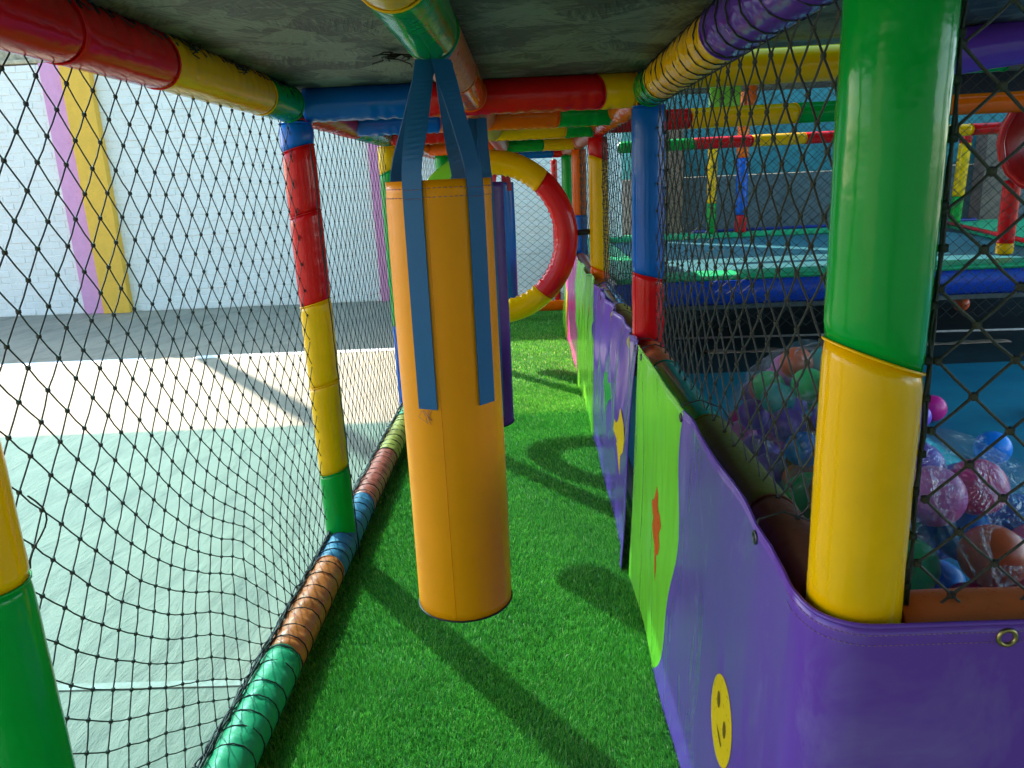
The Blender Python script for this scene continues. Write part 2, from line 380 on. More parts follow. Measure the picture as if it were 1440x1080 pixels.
def pilaster(name, x0, x1, col, label, top, d, pole=False):
    m = whitebrick(name + '_paint', col, 0.15); mb = MB()
    mb.box(x0, x1, WY - d, WY + 0.01, 0.0, top)
    o = mb.build(name, m, smooth=False, bevel=0.006); tag(o, label, 'pilaster', 'painted pilasters on the white wall')
pilaster('pilaster', -5.60, -5.345, (0.86, 0.36, 0.56), 'pale pink pilaster left of the yellow one on the white wall', WTOP - 0.01, 0.06)
pilaster('pilaster', -5.34, -5.0, (0.98, 0.50, 0.05), 'yellow pilaster on the white wall beside the pink one', WTOP - 0.005, 0.10)
mb = MB(); mb.tube([(-5.2, WY+0.08, WTOP+0.2), (-5.2, WY+0.08, 6.0)], 0.085, 14); tag(mb.build('mast', plain('mast_paint', (0.5, 0.5, 0.5), 0.5)), 'mast rising from the wall top above the yellow pilaster', 'mast')
pilaster('pilaster', -1.85, -1.68, (0.88, 0.28, 0.48), 'narrow pink pilaster seen through the net beside the orange punch bag', WTOP - 0.01, 0.05)

# ------------------------------------------------------------------ padded tubes
def pad_seg(root, cf, s0, s1, r, mat, a0=0.0, a1=0.0, ph0=0.0, ruffle=0.0, phis=PI/2, label=None, sides=32, seed=0, piping=True, ds=0.014):
    L = abs(s1 - s0); n = max(6, int(L / ds)); mb = MB()
    def fn(u, v):
        ph = 2*PI*u
        cs = math.cos(ph - ph0)
        s = (s0 + a0*cs) * (1-v) + (s1 + a1*cs) * v
        d = min(v, 1-v) * L
        rr = r * (1 - 0.045*math.exp(-d/0.008) + 0.012*math.sin(PI*v))
        q = (ph - phis + PI) % (2*PI) - PI
        rr += 1.35*ruffle * math.exp(-(q/0.75)**2) * (math.sin(s*150 + 3*nz(s*9, seed, 0)) * 0.7 + nz(s*60, ph*2, seed)*1.3)
        rr += r*0.018 * nz(s*14 + seed*3.1, math.cos(ph)*1.5, math.sin(ph)*1.5)
        c, N, B = cf(s)
        return tuple(c + (N*math.cos(ph) + B*math.sin(ph)) * rr)
    mb.grid(fn, sides, n, wrap_u=True)
    # inward-turned end rims so no edge is paper thin
    for v, inn in ((0, 0), (1, 1)):
        base = 0 if v == 0 else (n-1)*sides
        c = Vector((0, 0, 0))
        for k in range(sides): c += Vector(mb.v[base+k])
        c /= sides; b0 = len(mb.v)
        for k in range(sides): mb.v.append(tuple(Vector(mb.v[base+k]).lerp(c, 0.35)))
        for k in range(sides):
            l_ = (k+1) % sides
            mb.f.append((base+l_, base+k, b0+k, b0+l_) if v == 0 else (base+k, base+l_, b0+l_, b0+k))
    o = mb.build('pad', mat, root)
    if label: o['label'] = label
    if piping:
        pm = MB(); pts = []
        for k in range(28):
            ph = 2*PI*k/28; s = s1 + a1*math.cos(ph - ph0); c, N, B = cf(s); pts.append(c + (N*math.cos(ph)+B*math.sin(ph))*(r*0.995))
        pm.tube(pts, 0.0022, 5, closed=True); pm.build('piping', mat, o)
    return o
def straight(p0, p1, nref=None):
    p0 = Vector(p0); p1 = Vector(p1); t = (p1-p0).normalized()
    if nref is None: nref = Vector((0, -1, 0)) if abs(t.y) < 0.7 else Vector((0, 0, 1))
    N = (Vector(nref) - t*t.dot(Vector(nref))).normalized(); B = t.cross(N)
    return (lambda s: (p0 + t*s, N, B)), (p1-p0).length
def padded(name, label, cat, p0, p1, r, segs, group=None, a=0.0, ph0=0.0, ruffle=0.0008, phis=PI, tube=True, seed=None, ds=0.014):
    """segs: [(colour, end position along the tube in metres or None)]"""
    root = thing(name, label, cat, (0, 0, 0), 0, group); cf, L = straight(p0, p1)
    root.location = p0
    s = 0.0; seed = seed if seed is not None else random.random()*50; k = 0; kids = []
    for i, (c, e) in enumerate(segs):
        e = L if e is None else e; last = i == len(segs)-1
        o = pad_seg(root, cf, s + 0.0008, e - 0.0008, r, PMAT[c], 0 if i == 0 else a, 0 if last else a, ph0, ruffle, phis, PNAME[c] + ' pad', seed=seed+i*7, ds=ds)
        kids.append(o); s = e
    if tube:
        t = MB(); t.tube([cf(-0.01)[0], cf(L+0.01)[0]], r*0.62, 12); kids.append(t.build('core_tube', STEEL, root))
    for o in kids: o.matrix_parent_inverse = Matrix.Translation(-Vector(root.location))
    return root
R0 = 0.054; LX = -0.745; RX = 0.405; YB = [0.90, 2.60, 4.30, 5.95, 7.60]; ZT = 1.625
GP = 'padded posts of the play frame'; GB = 'padded beams of the play frame'
# left posts
padded('padded_post', 'near left padded post, yellow over green, cut by the left edge of the photo', 'padded post', (LX-0.002, 0.90, 0.0), (LX-0.002, 0.90, 1.57), R0, [('g', 0.86), ('y', None)], GP, phis=0.6)
padded('padded_post', 'leaning looking padded post with blue, red, yellow and green bands between two nets', 'padded post', (LX, 2.60, 0.10), (LX, 2.60, 1.57), R0,
       [('g', 0.26), ('y', 0.59), ('y', 0.88), ('r', 1.18), ('r', 1.39), ('b', None)], GP, a=0.014, ph0=PI/2, phis=0.9)
padded('padded_post', 'padded post, yellow over green, hidden behind the orange punch bag', 'padded post', (LX, 4.30, 0.10), (LX, 4.30, 1.57), R0,
       [('b', 0.5), ('g', 1.34), ('y', None)], GP, a=0.02, ph0=PI/2)
padded('padded_post', 'far left green padded post seen between the blue straps', 'padded post', (LX+0.12, 5.95, 0.10), (LX+0.12, 5.95, 1.57), R0, [('g', None)], GP)
padded('padded_post', 'far left red padded post beside the lime side of the ring', 'padded post', (LX+0.22, 7.60, 0.10), (LX+0.22, 7.60, 1.57), R0, [('r', None)], GP)
# right posts
padded('padded_post', 'large near padded post, glossy green over yellow with a slanted seam', 'padded post', (RX+0.006, 0.902, 0.10), (RX+0.006, 0.902, 1.68), 0.0575,
       [('y', 1.03), ('g', None)], GP, a=0.022, ph0=PI*1.5, ruffle=0.0, phis=0, seed=3, ds=0.02)
padded('padded_post', 'glossy padded post, blue over red, at the right of the turf corridor', 'padded post', (RX, 2.60, 0.765), (RX, 2.60, 1.57), R0,
       [('r', 0.26), ('b', None)], GP, a=0.014, ph0=PI*1.5, ruffle=0.0022, phis=PI*0.62)
padded('padded_post', 'padded post with red, yellow and orange bands touching the round ring', 'padded post', (RX, 4.38, 0.79), (RX, 4.38, 1.57), R0,
       [('o', 0.06), ('y', 0.67), ('r', None)], GP, a=0.022, ph0=PI*1.5, ruffle=0.0012, phis=PI*0.5)
padded('padded_post', 'narrow padded post, orange over blue, behind the banded post at the ring', 'padded post', (RX, 5.95, 0.79), (RX, 5.95, 1.57), R0, [('b', 0.30), ('o', None)], GP, ruffle=0.0015)
padded('padded_post', 'farthest green padded post on the right, wound with black cord', 'padded post', (RX-0.02, 7.20, 0.3), (RX-0.02, 7.20, 1.57), R0, [('g', None)], GP)
padded('padded_post', 'thin red padded post at the far end of the corridor', 'padded post', (RX-0.12, 7.75, 0.1), (RX-0.12, 7.75, 1.55), 0.03, [('r', None)], GP)
# left top beam pieces
lb = padded('padded_beam', 'top left padded beam running from red to yellow to green, laced along its inner edge', 'padded beam', (LX, 0.2, ZT), (LX, 2.53, ZT), R0+0.002,
            [('b', 0.86), ('r', 1.10), ('r', 1.44), ('y', 2.06), ('g', None)], GB, a=-0.012, ph0=0, ruffle=0.0030, phis=PI*0.32)
padded('padded_beam', 'top left padded beam of the second bay, red then teal', 'padded beam', (LX, 2.67, ZT), (LX, 4.24, ZT), R0, [('r', 0.85), ('t', None)], GB, a=0.02, ruffle=0.003)
padded('padded_beam', 'top left padded beam of the third bay, orange', 'padded beam', (LX, 4.36, ZT), (LX, 7.60, ZT), R0, [('o', None)], GB, ruffle=0.003, ds=0.03)
# right top beam
rb = padded('padded_beam', 'top right padded beam, purple to yellow to green, wound with black cord', 'padded beam', (RX, 0.2, ZT-0.005), (RX, 2.54, ZT-0.005), R0+0.002,
            [('p', 1.42), ('y', 2.14), ('g', None)], GB, a=0.02, ph0=0.5, ruffle=0.0028, phis=PI*1.45)
padded('padded_beam', 'top right orange padded beam just beyond the blue post', 'padded beam', (RX, 2.67, ZT), (RX, 4.32, ZT), R0, [('o', 1.0), ('r', None)], GB, ruffle=0.003)
padded('padded_beam', 'top right padded beam of the third bay, patterned pink and orange', 'padded beam', (RX, 4.44, ZT), (RX, 7.6, ZT), R0, [('wr', 1.2), ('wo', None)], GB, ruffle=0.003, ds=0.03)
# centre beam that carries the punch bags
padded('padded_beam', 'central overhead padded beam, yellow, green and orange, carrying the punch bags', 'padded beam', (-0.165, 0.2, ZT+0.002), (-0.165, 2.54, ZT+0.002), R0-0.001,
       [('y', 0.90), ('g', 1.32), ('wo', 1.85), ('o', None)], GB, a=0.012, ph0=0, ruffle=0.0024, phis=PI*1.55)
padded('padded_beam', 'central overhead padded beam of the second bay, pale orange', 'padded beam', (-0.165, 2.67, ZT), (-0.165, 4.24, ZT), R0-0.002, [('wo', 0.7), ('wy', None)], GB, ruffle=0.003)
padded('padded_beam', 'central overhead padded beam beyond the ring', 'padded beam', (-0.165, 4.36, ZT), (-0.165, 7.5, ZT), R0-0.002, [('wr', None)], GB, ruffle=0.003, ds=0.03)
# cross beams
XB = [(2.60, [('b', 0.37), ('r', 0.94), ('y', None)], 'nearest overhead cross beam, blue, red and yellow, under the dark board'),
      (3.38, [('b', 0.33), ('o', 0.83), ('g', None)], 'second overhead cross beam, blue, orange and green'),
      (4.22, [('r', 0.50), ('y', 0.90), ('g', None)], 'third overhead cross beam, red, yellow and green above the ring'),
      (5.85, [('o', 0.45), ('g', 0.82), ('y', None)], 'fourth overhead cross beam, orange, green and yellow'),
      (7.60, [('r', 0.62), ('b', 0.95), ('r', None)], 'farthest overhead cross beam, red and blue')]
for y, sg, lab in XB:
    padded('padded_beam', lab, 'padded beam', (LX+0.04, y, ZT), (RX-0.04, y, ZT-0.004), R0, sg, GB, a=0.03, ph0=PI*0.1, ruffle=0.0028, phis=PI*0.35)
# floor beam at the left
FZ = 0.078
fb1 = padded('padded_beam', 'near floor beam at the left net, scuffed green then orange then blue', 'padded beam', (LX+0.01, 0.3, FZ), (LX+0.01, 2.60, FZ), R0+0.002,
             [('wg', 1.53), ('wo', 2.05), ('wb', None)], GB, a=0.02, ruffle=0.003, phis=0.5)
fb2 = padded('padded_beam', 'second floor beam at the left net, faded blue, rose and pale yellow', 'padded beam', (LX+0.01, 2.605, FZ), (LX+0.01, 4.3, FZ), R0,
             [('wb', 0.30), ('wr', 0.86), ('wy', 1.4), ('wg', None)], GB, a=0.02, ruffle=0.003, phis=0.5)
padded('padded_beam', 'far floor beam at the left net, faded blue', 'padded beam', (LX+0.01, 4.3, FZ), (LX+0.01, 7.6, FZ), R0, [('wb', None)], GB, ruffle=0.002, ds=0.03)
padded('padded_beam', 'far floor cross beam, orange, below the end net', 'padded beam', (LX, 7.6, 0.14), (RX, 7.6, 0.14), R0, [('wb', 0.45), ('o', None)], GB)
# rail at the right behind the vinyl skirt
TZ = 0.758
padded('padded_beam', 'padded rail behind the purple skirt, brown, olive and teal', 'padded beam', (RX, 0.95, TZ), (RX, 2.60, TZ), 0.05,
       [('n', 0.27), ('v', 0.74), ('t', 1.30), ('wo', None)], GB, a=0.01, ruffle=0.001)
padded('padded_beam', 'padded rail behind the far skirt, pale yellow then blue', 'padded beam', (RX, 2.61, TZ), (RX, 4.36, TZ), 0.05, [('wy', 0.75), ('b', 1.5), ('wo', None)], GB, a=0.01)
padded('padded_beam', 'farthest padded rail at the right', 'padded beam', (RX, 4.40, TZ), (RX, 7.2, TZ), 0.05, [('wo', None)], GB, ds=0.03)
padded('padded_beam', 'tan padded rail behind the front purple skirt', 'padded beam', (RX+0.06, 0.90, TZ-0.005), (2.3, 0.90, TZ-0.005), 0.05, [('wo', None)], GB, ds=0.03)

# ------------------------------------------------------------------ lacing cords round the beams
def lacing(root, x, z, y0, y1, r, step, up=True, seed=1, mat=CORD, tail=True):
    rr = random.Random(seed); mb = MB(); y = y0
    while y < y1:
        pts = []; sl = rr.uniform(-0.006, 0.014); n = 14
        for k in range(n):
            ph = 2*PI*k/n; pts.append((x + (r+0.001)*math.cos(ph), y + sl*math.cos(ph-0.6), z + (r+0.001)*math.sin(ph)))
        mb.tube(pts, 0.0019, 5, closed=True); y += step * rr.uniform(0.75, 1.3)
    o = mb.build('lacing', mat, root); o.matrix_parent_inverse = Matrix.Translation(-Vector(root.location)); return o
lacing(rb, RX, ZT-0.005, 0.55, 2.52, R0+0.003, 0.085)
lacing(fb1, LX+0.01, FZ, 0.9, 2.55, R0+0.003, 0.066, seed=2)
lacing(fb2, LX+0.01, FZ, 2.68, 4.25, R0+0.001, 0.066, seed=3)
# zig-zag lacing along the upper inner edge of the left beam
mb = MB(); rr = random.Random(5); y = 0.85; pts = []
while y < 2.45:
    a = 0.55 + rr.uniform(-0.1, 0.1); q = 0.95 + rr.uniform(-0.1, 0.1); R_ = R0 + 0.0035
    pts.append((LX + R_*math.cos(a), y, ZT + R_*math.sin(a))); pts.append((LX + R_*math.cos(q), y+0.012, ZT + R_*math.sin(q))); y += rr.uniform(0.022, 0.036)
mb.tube(pts, 0.0016, 5)
for yy in (1.72, 1.98):   # loose knots of cord
    for k in range(5):
        p = Vector((LX + 0.05, yy, ZT + 0.03)); q = [p + Vector((rr.uniform(-.01,.02), rr.uniform(-.03,.03), rr.uniform(-.02,.012))) for _ in range(4)]
        mb.tube(q, 0.0016, 5)
o = mb.build('lacing', CORD, lb); o.matrix_parent_inverse = Matrix.Translation(-Vector(lb.location))
# frayed tie of blue cord near the centre beam
mb = MB(); rr = random.Random(11)
for k in range(9):
    p = Vector((-0.29, 1.98, 1.664)); pts = [p]
    for j in range(4): pts.append(pts[-1] + Vector((rr.uniform(-.03,.02), rr.uniform(-.02,.02), rr.uniform(-.008,.002))))
    mb.tube(pts, 0.0018, 5)
tag(mb.build('cord_tie', CORD), 'frayed dark cord tie dangling from the board by the central beam', 'cord')

# ------------------------------------------------------------------ dark OSB boards overhead
def board(x0, x1, y0, y1, z, lab):
    mb = MB(); mb.box(x0, x1, y0, y1, z, z+0.018); o = mb.build('ceiling_board', OSB, smooth=False, bevel=0.002)
    tag(o, lab, 'board', 'strand boards of the deck overhead')
ZB = 1.672
board(-0.79, -0.166, -4.6, 2.655, ZB, 'dark painted strand board overhead left of the central beam')
board(-0.162, 0.44, -4.6, 2.655, ZB+0.001, 'dark painted strand board overhead right of the central beam')
board(-0.79, 0.44, 2.66, 4.26, ZB+0.006, 'strand board above the second bay')
board(-0.79, 0.44, 4.265, 5.9, ZB+0.006, 'strand board above the round ring')
board(-0.79, 0.44, 5.905, 7.65, ZB+0.006, 'strand board above the far bay')
board(0.444, 3.4, 2.70, 4.30, 1.80, 'unseen dark strand deck added above the ball area to shade its floor')  # out-of-view deck added to keep sun off the ball area floor
board(0.444, 5.5, 4.31, 7.4, 2.06, 'unseen dark strand deck added to block sun before the trampoline')  # second hidden deck, added to stop sun reaching the floor below
board(0.444, 2.3, -3.2, 2.58, ZB+0.07, 'dark strand board above the ball area at the right')

# ------------------------------------------------------------------ nets
def net(name, label, fn, bounds, A, B, rng_i, mat=CORD, r=0.0014, kr=0.0036, seg=1, jit=0.0016, border=None, seed=0, clip=None, sides=5):
    """lattice knots p = i*A + j*B in sheet coordinates (u, v); fn maps (u, v) to the world"""
    u0, u1, v0, v1 = bounds; rr = random.Random(seed); K = {}
    det = A[0]*B[1] - A[1]*B[0]
    for i in range(-rng_i, rng_i):
        for j in range(-rng_i, rng_i):
            u = u0 + i*A[0] + j*B[0]; v = v1 + i*A[1] + j*B[1]
            if u0-1e-4 <= u <= u1+1e-4 and v0-1e-4 <= v <= v1+1e-4 and (clip is None or clip(u, v)):
                K[(i, j)] = Vector(fn(u, v)) + Vector((rr.uniform(-jit, jit), rr.uniform(-jit, jit), rr.uniform(-jit, jit)))
    mb = MB()
    for (i, j), p in K.items():
        for (a, b) in ((1, 0), (0, 1)):
            q = K.get((i+a, j+b))
            if q is None: continue
            if seg == 1: pts = [p, q]
            else:
                m = (p+q)/2 + Vector((rr.uniform(-.001,.001), rr.uniform(-.001,.001), -0.0012 + rr.uniform(-.001,.001))); pts = [p, m, q]
            mb.tube(pts, r, sides, caps=False)
        mb.knot(p, kr)
    o = mb.build(name, mat, smooth=True)
    if border:
        for b_ in border(): pass
    tag(o, label, 'net', 'safety nets of the play frame')
    return o
def sm(x, a, b):
    t = max(0, min(1, (x-a)/(b-a))); return t*t*(3-2*t)
A0 = (-0.0375, -0.0425); B0 = (0.0405, -0.0445)
def lnet1(u, v):
    k = sm(0.85 - v, 0, 0.75); fade = 1 - sm(u, 1.7, 2.5)
    y = u + 0.62 * max(0, 0.75 - v)**2 * fade
    wv = 0.095*math.sin(PI*sm(y, 1.05, 2.7)) + 0.02*nz(y*5, v*4, 0)
    z = v + k * wv * fade * sm(v, 0.10, 0.42)
    z = max(z, 0.112 + 0.012*nz(u*9, 0, 0))
    x = LX - 0.005 - 0.035*(1 - v/1.57) - 0.03*math.sin(PI*sm(v, 0.1, 1.57))*math.sin(PI*sm(u, 0.9, 2.6))
    return (x, y, z)
net('safety_net', 'near left black safety net with sagging diamond mesh in front of the court', lnet1, (0.50, 2.62, 0.01, 1.605), A0, B0, 70, r=0.00135, kr=0.0040, seg=2, seed=1, clip=lambda u, v: lnet1(u, v)[1] < 2.585)
def lnet2(u, v):
    return (LX - 0.005 - 0.03*(1 - v/1.57), u + 0.02*math.sin(v*5+1), v + 0.008*math.sin(u*11)*math.sin(PI*v/1.57))
net('safety_net', 'second left black safety net between the banded post and the orange bag', lnet2, (2.62, 4.28, 0.11, 1.605), (-0.039, -0.047), (0.039, -0.047), 60, r=0.0014, kr=0.0036, seed=2)
net('safety_net', 'far left black safety net behind the orange bag', lnet2, (4.31, 7.58, 0.11, 1.605), (-0.05, -0.05), (0.05, -0.05), 80, r=0.0016, kr=0.0034, seed=3, sides=4)
def rnet(u, v):
    return (RX + 0.012 + 0.01*math.sin(u*3), u + 0.012*math.sin(v*9 + u*2), v + 0.006*math.sin(u*13))
net('safety_net', 'near right net of diamond mesh between the green post and the blue post', rnet, (0.95, 2.56, 0.80, 1.58), (-0.0445, -0.043), (0.0445, -0.043), 60, mat=CORDR, r=0.0018, kr=0.0045, seg=2, seed=4)
net('safety_net', 'middle right net between the blue post and the yellow banded post', rnet, (2.64, 4.34, 0.80, 1.58), (-0.044, -0.045), (0.044, -0.045), 60, mat=CORD, r=0.0015, kr=0.0040, seed=5)
net('safety_net', 'far right net beyond the yellow banded post', rnet, (4.42, 7.2, 0.80, 1.58), (-0.05, -0.05), (0.05, -0.05), 60, mat=CORD, r=0.0017, kr=0.0038, seed=6, sides=4)
def fnet(u, v):
    return (u + 0.006*math.sin(v*8), 0.885 + 0.014*math.sin(u*7)*math.sin(v*4), v + 0.01*math.sin(u*5+1))
net('safety_net', 'large mesh front net right of the big green post above the purple skirt', fnet, (0.478, 2.2, 0.77, 1.74), (-0.049, -0.044), (0.049, -0.044), 60, mat=CORDR, r=0.0020, kr=0.0056, seg=2, seed=7)
def enet(u, v): return (u, 7.58, v)
net('safety_net', 'pale end net seen through the round ring', enet, (-0.72, 0.36, 0.18, 1.56), (-0.045, -0.035), (0.045, -0.035), 60, mat=CORDR, r=0.0016, kr=0.002, seed=8, sides=4)
def tnet(u, v): return (u, 5.30 + 0.03*math.sin(u*2), v + 0.01*math.sin(u*3))
net('safety_net', 'fine net hanging before the near edge of the trampoline', tnet, (0.5, 4.6, 0.28, 2.1), (-0.046, -0.040), (0.046, -0.040), 110, mat=CORDR, r=0.0018, kr=0.0035, seed=9, sides=4)
def tnet2(u, v): return (u, 9.15 + 0.03*math.sin(u*2), v)
net('safety_net', 'fine dark net along the far edge of the trampoline', tnet2, (1.6, 6.6, 0.70, 2.75), (-0.055, -0.055), (0.055, -0.055), 110, mat=CORD, r=0.0024, kr=0.0045, seed=10, sides=4)
# rope edges and gathered bundles of net
def bundle(name, label, pts, n, spread, r, seed, mat=CORD):
    rr = random.Random(seed); mb = MB()
    for k in range(n):
        off = [Vector((rr.uniform(-1,1)*spread, 0, rr.uniform(-1,1)*spread)) for _ in pts]
        q = []
        for i, p in enumerate(pts):
            q.append(Vector(p) + off[i] + Vector((0, rr.uniform(-.01,.01), 0)))
        mb.tube(q, r*rr.uniform(0.7, 1.3), 5)
    return tag(mb.build(name, mat), label, 'rope', 'gathered net edges')
bundle('net_rope', 'gathered black net edge along the near left floor beam', [(LX-0.030, 0.6+i*0.05, FZ+0.052) for i in range(41)], 11, 0.009, 0.0018, 1)
bundle('net_rope', 'gathered black net edge along the second left floor beam', [(LX-0.030, 2.64+i*0.06, FZ+0.050) for i in range(28)], 9, 0.009, 0.0018, 2)
def vbundle(label, x, y, z0, z1, n, spread, seed, dx=0.0, knots=True):
    rr = random.Random(seed); mb = MB()
    for k in range(n):
        pts = []; m = int((z1-z0)/0.045)
        for i in range(m+1):
            t = i/m; pts.append((x + dx*(1-t) + rr.uniform(-1,1)*spread, y + rr.uniform(-1,1)*spread, z0 + (z1-z0)*t))
        mb.tube(pts, 0.0018, 5)
    for i in range(int((z1-z0)/0.06) if knots else 0):
        z = z0 + 0.03 + i*0.06 + rr.uniform(-.01,.01); mb.knot((x+rr.uniform(-.004,.004), y, z), 0.006)
    return tag(mb.build('net_rope', CORD), label, 'rope', 'gathered net edges')
vbundle('knotted black net edge hanging down the right side of the big green post', RX+0.066, 0.885, 0.80, 1.62, 4, 0.0035, 3)
mb = MB(); rr = random.Random(4)
for k in range(1):
    mb.tube([(LX+0.044+0.012*math.sin(i*0.5+k), 0.955+0.012*math.sin(i*0.42+k*2), 0.965-0.0105*i) for i in range(11)], 0.0013, 5)
tag(mb.build('net_rope', CORD), 'short looping tail of black net rope beside the near left post', 'rope', 'gathered net edges')
vbundle('black net edge rope down the banded left post', LX+0.052, 2.56, 0.02, 1.50, 2, 0.002, 5, dx=0.02, knots=False)
vbundle('black net edge rope beside the blue and red post', RX+0.056, 2.57, 0.80, 1.55, 3, 0.003, 6)

# ------------------------------------------------------------------ punch bags
def ribbon(root, pts, wv, width, mat=WEB, thick=0.0022, name='strap', world=True):
    """flat strap: centre points, width direction at each"""
    P = [Vector(p) for p in pts]; W = [Vector(a).normalized() for a in wv]
    # smooth resample
    n = 8; Q = []; V = []
    for i in range(len(P)-1):
        p0 = P[max(i-1, 0)]; p1 = P[i]; p2 = P[i+1]; p3 = P[min(i+2, len(P)-1)]
        for k in range(n):
            t = k/n
            Q.append(0.5*((2*p1) + (-p0+p2)*t + (2*p0-5*p1+4*p2-p3)*t*t + (-p0+3*p1-3*p2+p3)*t**3)); V.append(W[i].lerp(W[i+1], t).normalized())
    Q.append(P[-1]); V.append(W[-1]); vs = []; fs = []; uvs = []; L = 0
    for i, q in enumerate(Q):
        t = (Q[min(i+1, len(Q)-1)] - Q[max(i-1, 0)]).normalized(); nn = t.cross(V[i]).normalized()*thick/2; ww = V[i]*width/2
        if i: L += (q - Q[i-1]).length
        for a, b in ((-1,-1),(1,-1),(1,1),(-1,1)): vs.append(q + ww*a + nn*b); uvs.append(((a+1)/2*1.3, L/0.1))
    m = len(Q)
    for i in range(m-1):
        for k in range(4):
            l_ = (k+1) % 4; fs.append((i*4+k, i*4+l_, (i+1)*4+l_, (i+1)*4+k))
    fs.append((3,2,1,0)); fs.append(tuple((m-1)*4+k for k in range(4)))
    me = bpy.data.meshes.new(name); me.from_pydata([tuple(v) for v in vs], [], fs); me.materials.append(mat)
    uv = me.uv_layers.new(name='UVMap')
    for lp in me.loops: uv.data[lp.index].uv = uvs[lp.vertex_index]
    o = bpy.data.objects.new(name, me); C.objects.link(o); o.parent = root; o.matrix_parent_inverse = Matrix.Translation(-Vector(root.location)); return o
def punch_bag(label, x, y, z0, z1, r, mat, strapmat, angles, drop, seed, w=0.040, ztop=1.57, cross=0.0):
    root = thing('punch_bag', label, 'punch bag', (x, y, z0), 0, 'hanging punch bags')
    mb = MB(); H_ = z1 - z0
    def rad(v, ph):
        z = v*H_
        rr = r * (1 + 0.012*math.sin(PI*v) + 0.022*nz(math.cos(ph)*1.1, math.sin(ph)*1.1, z*2.2 + seed))
        if v > 0.965: rr *= 1 + 0.012*math.sin(ph*5+seed)
        return rr
    def fn(u, v): ph = 2*PI*u; rr = rad(v, ph); return (x + rr*math.cos(ph), y + rr*math.sin(ph), z0 + v*H_)
    mb.grid(fn, 56, 44, wrap_u=True)
    # rim turned in at the top, and the closed bottom
    top = 43*56
    b0 = len(mb.v)
    for k in range(56): q = mb.v[top+k]; mb.v.append((x + (q[0]-x)*0.955, y + (q[1]-y)*0.955, z1 - 0.001))
    b1 = len(mb.v)
    for k in range(56): q = mb.v[top+k]; mb.v.append((x + (q[0]-x)*0.94, y + (q[1]-y)*0.94, z1 - 0.06))
    c1 = len(mb.v); mb.v.append((x, y, z1-0.045))
    for k in range(56):
        l_ = (k+1) % 56; mb.f += [(top+k, top+l_, b0+l_, b0+k), (b0+k, b0+l_, b1+l_, b1+k), (b1+k, b1+l_, c1)]
    c0 = len(mb.v); mb.v.append((x, y, z0-0.004))
    for k in range(56): mb.f.append(((k+1) % 56, k, c0))
    inv = Matrix.Translation(-Vector(root.location))
    body = mb.build('cylinder_body', mat, root); body.matrix_parent_inverse = inv
    s = MB(); s.tube([(x + (rad(0, 2*PI*k/48)+0.001)*math.cos(2*PI*k/48), y + (rad(0, 2*PI*k/48)+0.001)*math.sin(2*PI*k/48), z0+0.002) for k in range(48)], 0.0022, 5, closed=True)
    o = s.build('bottom_piping', BLACKM, root); o.matrix_parent_inverse = inv
    s = MB()    # hem stitches below the rim, one dash per stitch
    for zz in (z1-0.014, z1-0.030):
        for k in range(64):
            a0, a1 = 2*PI*k/64, 2*PI*(k+0.6)/64
            R_ = rad((zz-z0)/H_, a0)+0.0006
            s.tube([(x+R_*math.cos(a0), y+R_*math.sin(a0), zz), (x+R_*math.cos(a1), y+R_*math.sin(a1), zz)], 0.0007, 4)
    o = s.build('hem_stitching', THREAD, root); o.matrix_parent_inverse = inv
    for (a, side, tw) in angles:
        d = Vector((math.cos(a), math.sin(a), 0)); tv = Vector((-math.sin(a), math.cos(a), 0)); c = Vector((x, y, 0))
        pts = []; wv = []
        for zz in (z1-drop, z1-drop*0.66, z1-drop*0.33, z1-0.015):
            pts.append(c + d*(rad((zz-z0)/H_, a)+0.0022) + Vector((0, 0, zz))); wv.append(tv)
        end = Vector((-0.160 + side*0.014, y + d.y*0.02, ztop+0.004))
        p4 = c + d*(r*0.93) + Vector((0, 0, z1+0.035)); pts.append(p4); wv.append(tv)
        wm = (tv*(1-tw) + Vector((0.7, 0.7, 0)).normalized()*tw*(1 if tv.x >= 0 else -1))
        pts.append(p4.lerp(end, 0.45)); wv.append(wm)
        we = (Vector((0.85, 0.5, 0)) * (1 if tv.x >= 0 else -1)).normalized(); pts.append(p4.lerp(end, 0.8)); wv.append(we); pts.append(end); wv.append(we)
        ribbon(root, pts, wv, w, strapmat)
        s = MB()
        for q in range(9):
            for zz in (z1-0.016, z1-0.032):
                t = (q/8 - 0.5)*w*0.85; p = c + d*(rad((zz-z0)/H_, a)+0.0048) + tv*t + Vector((0, 0, zz))
                s.tube([p - tv*0.0014, p + tv*0.0014], 0.0006, 4)
        o = s.build('strap_stitching', THREAD, root); o.matrix_parent_inverse = inv
    s = MB(); a = rad_(-97); s.tube([(x + (rad(t/20, a)+0.0002)*math.cos(a), y + (rad(t/20, a)+0.0002)*math.sin(a), z0 + H_*t/20) for t in range(21)], 0.0007, 5)
    o = s.build('side_seam', mat, root); o.matrix_parent_inverse = inv
    s = MB(); rr = random.Random(seed); a = angles[0][0]
    for k in range(5):
        p = Vector((x, y, z1-drop-0.002)) + Vector((math.cos(a), math.sin(a), 0))*(r+0.004) + Vector((rr.uniform(-.015, .015), 0, 0))
        s.tube([p, p + Vector((rr.uniform(-.008, .008), -0.001, -0.012)), p + Vector((rr.uniform(-.014, .014), -0.001, rr.uniform(-.03, -.018)))], 0.0005, 4)
    o = s.build('loose_threads', THREAD, root); o.matrix_parent_inverse = inv
